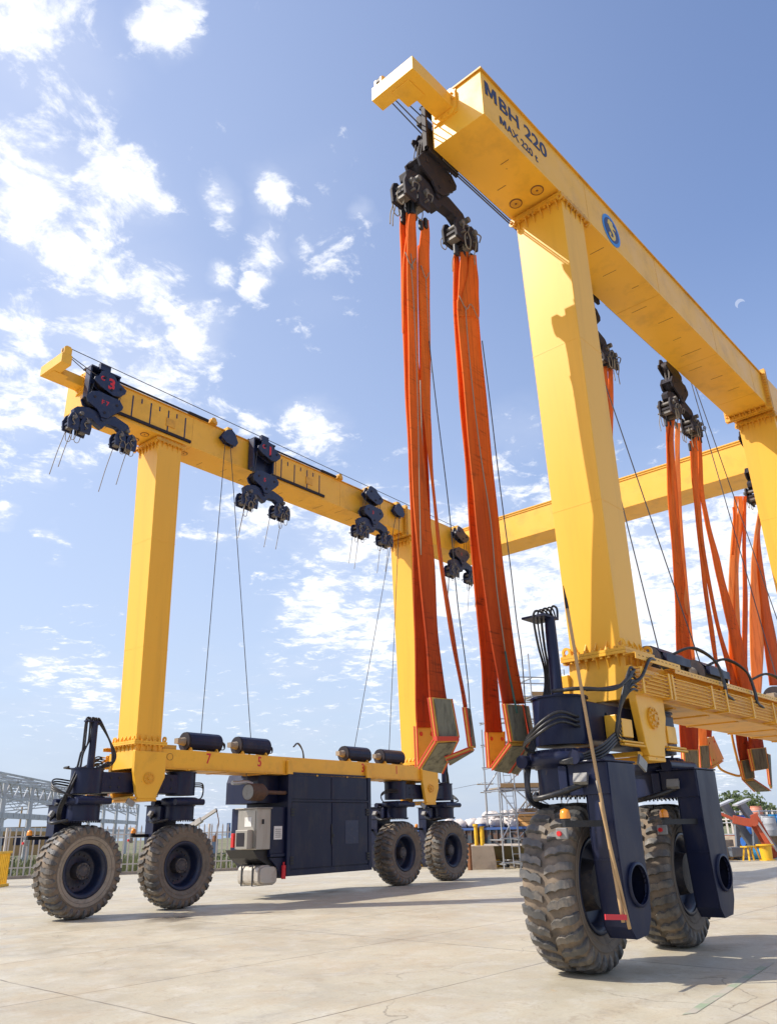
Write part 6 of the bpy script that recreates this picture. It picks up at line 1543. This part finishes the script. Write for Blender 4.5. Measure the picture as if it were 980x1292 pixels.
blk(902, .02, .155, .62, .7, .42, 'concreteblock', 'pale concrete block on the pallet beside the far wheel arm', 'concrete block', 'concrete_block')
blk(902, .1, .58, .9, .6, .30, 'concreteblock', 'long concrete block laid across the top of the pallet blocks', 'concrete block', 'concrete_block')
blk(918, .15, .155, .62, .6, .40, 'trestle', 'dark grey concrete block on the right half of the pallet', 'concrete block', 'concrete_block')
# yellow stool
c = rel(941, -.1, 0); t = thing('work_stool', 'small yellow steel stool with splayed legs on the ground', 'stool', c)
mb = MB(); mb.obox(c+Vector((0, 0, .58)), (.68, .42, .05), (0, 0, atan2(rx.y, rx.x))); mb.build('seat', M['brightyellow'], t)
for a, b in ((-1, -1), (1, -1), (1, 1), (-1, 1)):
    mb = MB(); mb.beam(c+rx*a*.30+ry*b*.2, c+rx*a*.2+ry*b*.12+Vector((0, 0, .56)), .07); mb.build('leg', M['brightyellow'], t)
c = rel(960.5, -.1, 0); t = thing('cable_drum', 'yellow steel drum with wide flanges standing right of the stool', 'drum', c)
mb = MB(); mb.cyl(c+Vector((0, 0, .04)), c+Vector((0, 0, .62)), .24, .27, seg=24); mb.build('core', M['brightyellow'], t)
mb = MB(); mb.cyl(c, c+Vector((0, 0, .04)), .34, seg=24); mb.build('flange', M['brightyellow'], t); mb = MB(); mb.cyl(c+Vector((0, 0, .62)), c+Vector((0, 0, .67)), .38, seg=24); mb.build('flange', M['brightyellow'], t)
mb = MB(); a = rel(944, 1.0, .24); b = rel(958, 1.0, .24); mb.cyl(a, b, .22, seg=24); tag(mb.build('barrel', M['lightbluebarrel'], None, .02, a-Vector((0, 0, .22))), 'light blue barrel lying on the ground behind the yellow stool', 'barrel')
mb = MB(); a = rel(934, 2.0, .75); mb.cyl(a, a+rx*.6, .2, seg=20); tag(mb.build('barrel', M['bluebarrel'], None, .02, a), 'small dark blue tub between the trestles', 'barrel')
# cage racks with barrels
def rack(u, dd, z, label):
    c = rel(u, dd, z); t = thing('cage_rack', label, 'cage rack', c)
    P_ = lambda a, b, h: c+rx*a+ry*b+Vector((0, 0, h))
    for a in (0, 2.1):
        for b in (0, 1.2): mb = MB(); mb.cyl(P_(a, b, 0), P_(a, b, 1.15), .03, seg=8); mb.build('upright', M['steel'], t)
    for h in (.05, .6, 1.1):
        for b in (0, 1.2): mb = MB(); mb.cyl(P_(0, b, h), P_(2.1, b, h), .026, seg=8); mb.build('rail', M['steel'], t)
        for a in (0, 2.1): mb = MB(); mb.cyl(P_(a, 0, h), P_(a, 1.2, h), .026, seg=8); mb.build('rail', M['steel'], t)
    mb = MB(); v = [P_(0, 0, 0), P_(2.1, 0, 0), P_(2.1, 1.2, 0), P_(0, 1.2, 0)]; mb.faces(v+[x+Vector((0, 0, .04)) for x in v], [(0, 3, 2, 1), (4, 5, 6, 7), (0, 1, 5, 4), (1, 2, 6, 5), (2, 3, 7, 6), (3, 0, 4, 7)]); mb.build('base', M['redoxide'], t)
def barrel(u, dd, z, m, label, r=.30, h=.85, group='plastic barrels stored in the cage racks'):
    c = rel(u, dd, z); t = thing('barrel', label, 'barrel', c, group)
    mb = MB(); mb.lathe([(0.001, 0), (r*.9, 0), (r*.97, .05), (r, h*.3), (r*1.03, h*.33), (r, h*.36), (r, h*.64), (r*1.03, h*.67), (r, h*.7), (r*.97, h*.93), (r*.85, h), (0.001, h)], c, (0, 0, 1), 22); mb.build('body', M[m], t)
    mb = MB(); mb.cyl(c+Vector((0, 0, h)), c+Vector((0, 0, h+.05)), r*.9, seg=20); mb.build('lid', M[m], t)
ZR = 1.0
for i, u in enumerate((931, 961, 991)):
    rack(u, 3.4, ZR, ('left', 'middle', 'right')[i]+' grey cage rack of plastic barrels behind the red arm')
blk(928, 3.5, 0, 6.4, 1.4, .98, 'concreteblock', 'long low concrete plinth carrying the barrel racks', 'plinth', 'plinth')
for (u, dd, z, m, lb) in ((936, 3.8, ZR+.04, 'bluebarrel', 'royal blue barrel in the left cage rack, left one'), (947, 3.8, ZR+.04, 'bluebarrel', 'royal blue barrel in the left cage rack, right one'), (958, 4.2, ZR+.45, 'salmon', 'salmon pink barrel raised behind the left cage rack'), (966, 3.8, ZR+.04, 'greybarrel', 'grey barrel in the middle cage rack'),
                          (977, 3.8, ZR+.04, 'lightbluebarrel', 'light blue barrel in the middle cage rack'), (987, 3.8, ZR+.04, 'bluebarrel', 'blue barrel at the right end of the middle cage rack'), (998, 3.8, ZR+.04, 'salmon', 'salmon barrel in the right cage rack at the photo edge'), (972, 3.2, ZR-.05, 'greybarrel', 'grey barrel leaning in front of the middle cage rack')):
    barrel(u, dd, z, m, lb)
# trees
def tree(u, dist, h, w, label, seed, n=3200):
    random.seed(seed); c = hd(u, dist); t = thing('broadleaf_tree', label, 'tree', c, 'trees beyond the right end of the yard')
    mb = MB(); mb.tube([c-Vector((0, 0, .1)), c+Vector((.1, 0, h*.3)), c+Vector((-.1, .2, h*.6))], .16, 8)
    for k in range(7):
        a = k*.9; mb.tube([c+Vector((0, 0, h*.22)), c+Vector((cos(a)*w*.22, sin(a)*w*.22, h*.5)), c+Vector((cos(a)*w*.38, sin(a)*w*.38, h*.75))], .06, 6)
    mb.build('trunk', M['bark'], t)
    mb = MB(); cl = []
    for k in range(26):
        a = random.random()*6.28; rr = sqrt(random.random())*w*.42; cl.append((c+Vector((cos(a)*rr, sin(a)*rr, h*(.45+.42*random.random()*(1-rr/w)))), random.uniform(.10, .2)*w))
    for i in range(n):
        q_, r = random.choice(cl); v = Vector((random.gauss(0, 1), random.gauss(0, 1), random.gauss(0, .8))).normalized()*r*random.random()**.45
        p = q_+v; s_ = random.uniform(.12, .26); a = Vector((random.gauss(0, 1), random.gauss(0, 1), random.gauss(0, 1))).normalized()*s_; b = a.orthogonal().normalized()*s_*.7
        mb.faces([p-a, p+b, p+a, p-b], [(0, 1, 2, 3)])
    mb.build('crown', M['leaf'], t)
tree(932, 82, 4.35, 6.6, 'spreading green tree above the blue barrels', 31)
tree(904, 92, 3.5, 4.6, 'smaller green tree left of the spreading one, by the wheel arm', 32, 2200)
tree(954, 88, 3.7, 5.2, 'low olive tree right of the spreading one', 33, 2400)
tree(986, 86, 2.7, 4.8, 'low pale olive tree at the right edge', 34, 2000)
# pointed fence behind the racks
f0, f1 = hd(893, 62), hd(1000, 58); t = thing('picket_fence', 'white pointed fence tips beyond the barrels at the right', 'fence', f0)
d_ = (f1-f0).normalized(); mb = MB(); k = int((f1-f0).length/.4)
for j in range(k):
    c = f0+d_*j*.4; mb.beam(c, c+Vector((0, 0, 2.2)), .12, .03); mb.beam(c+Vector((0, 0, 2.2)), c+Vector((0, 0, 2.34)), .05, .02)
mb.build('pales', M['fencewhite'], t)
mb = MB(); mb.beam(f0+Vector((0, 0, 1.8)), f1+Vector((0, 0, 1.8)), .05, .08); mb.build('rail', M['fencewhite'], t)
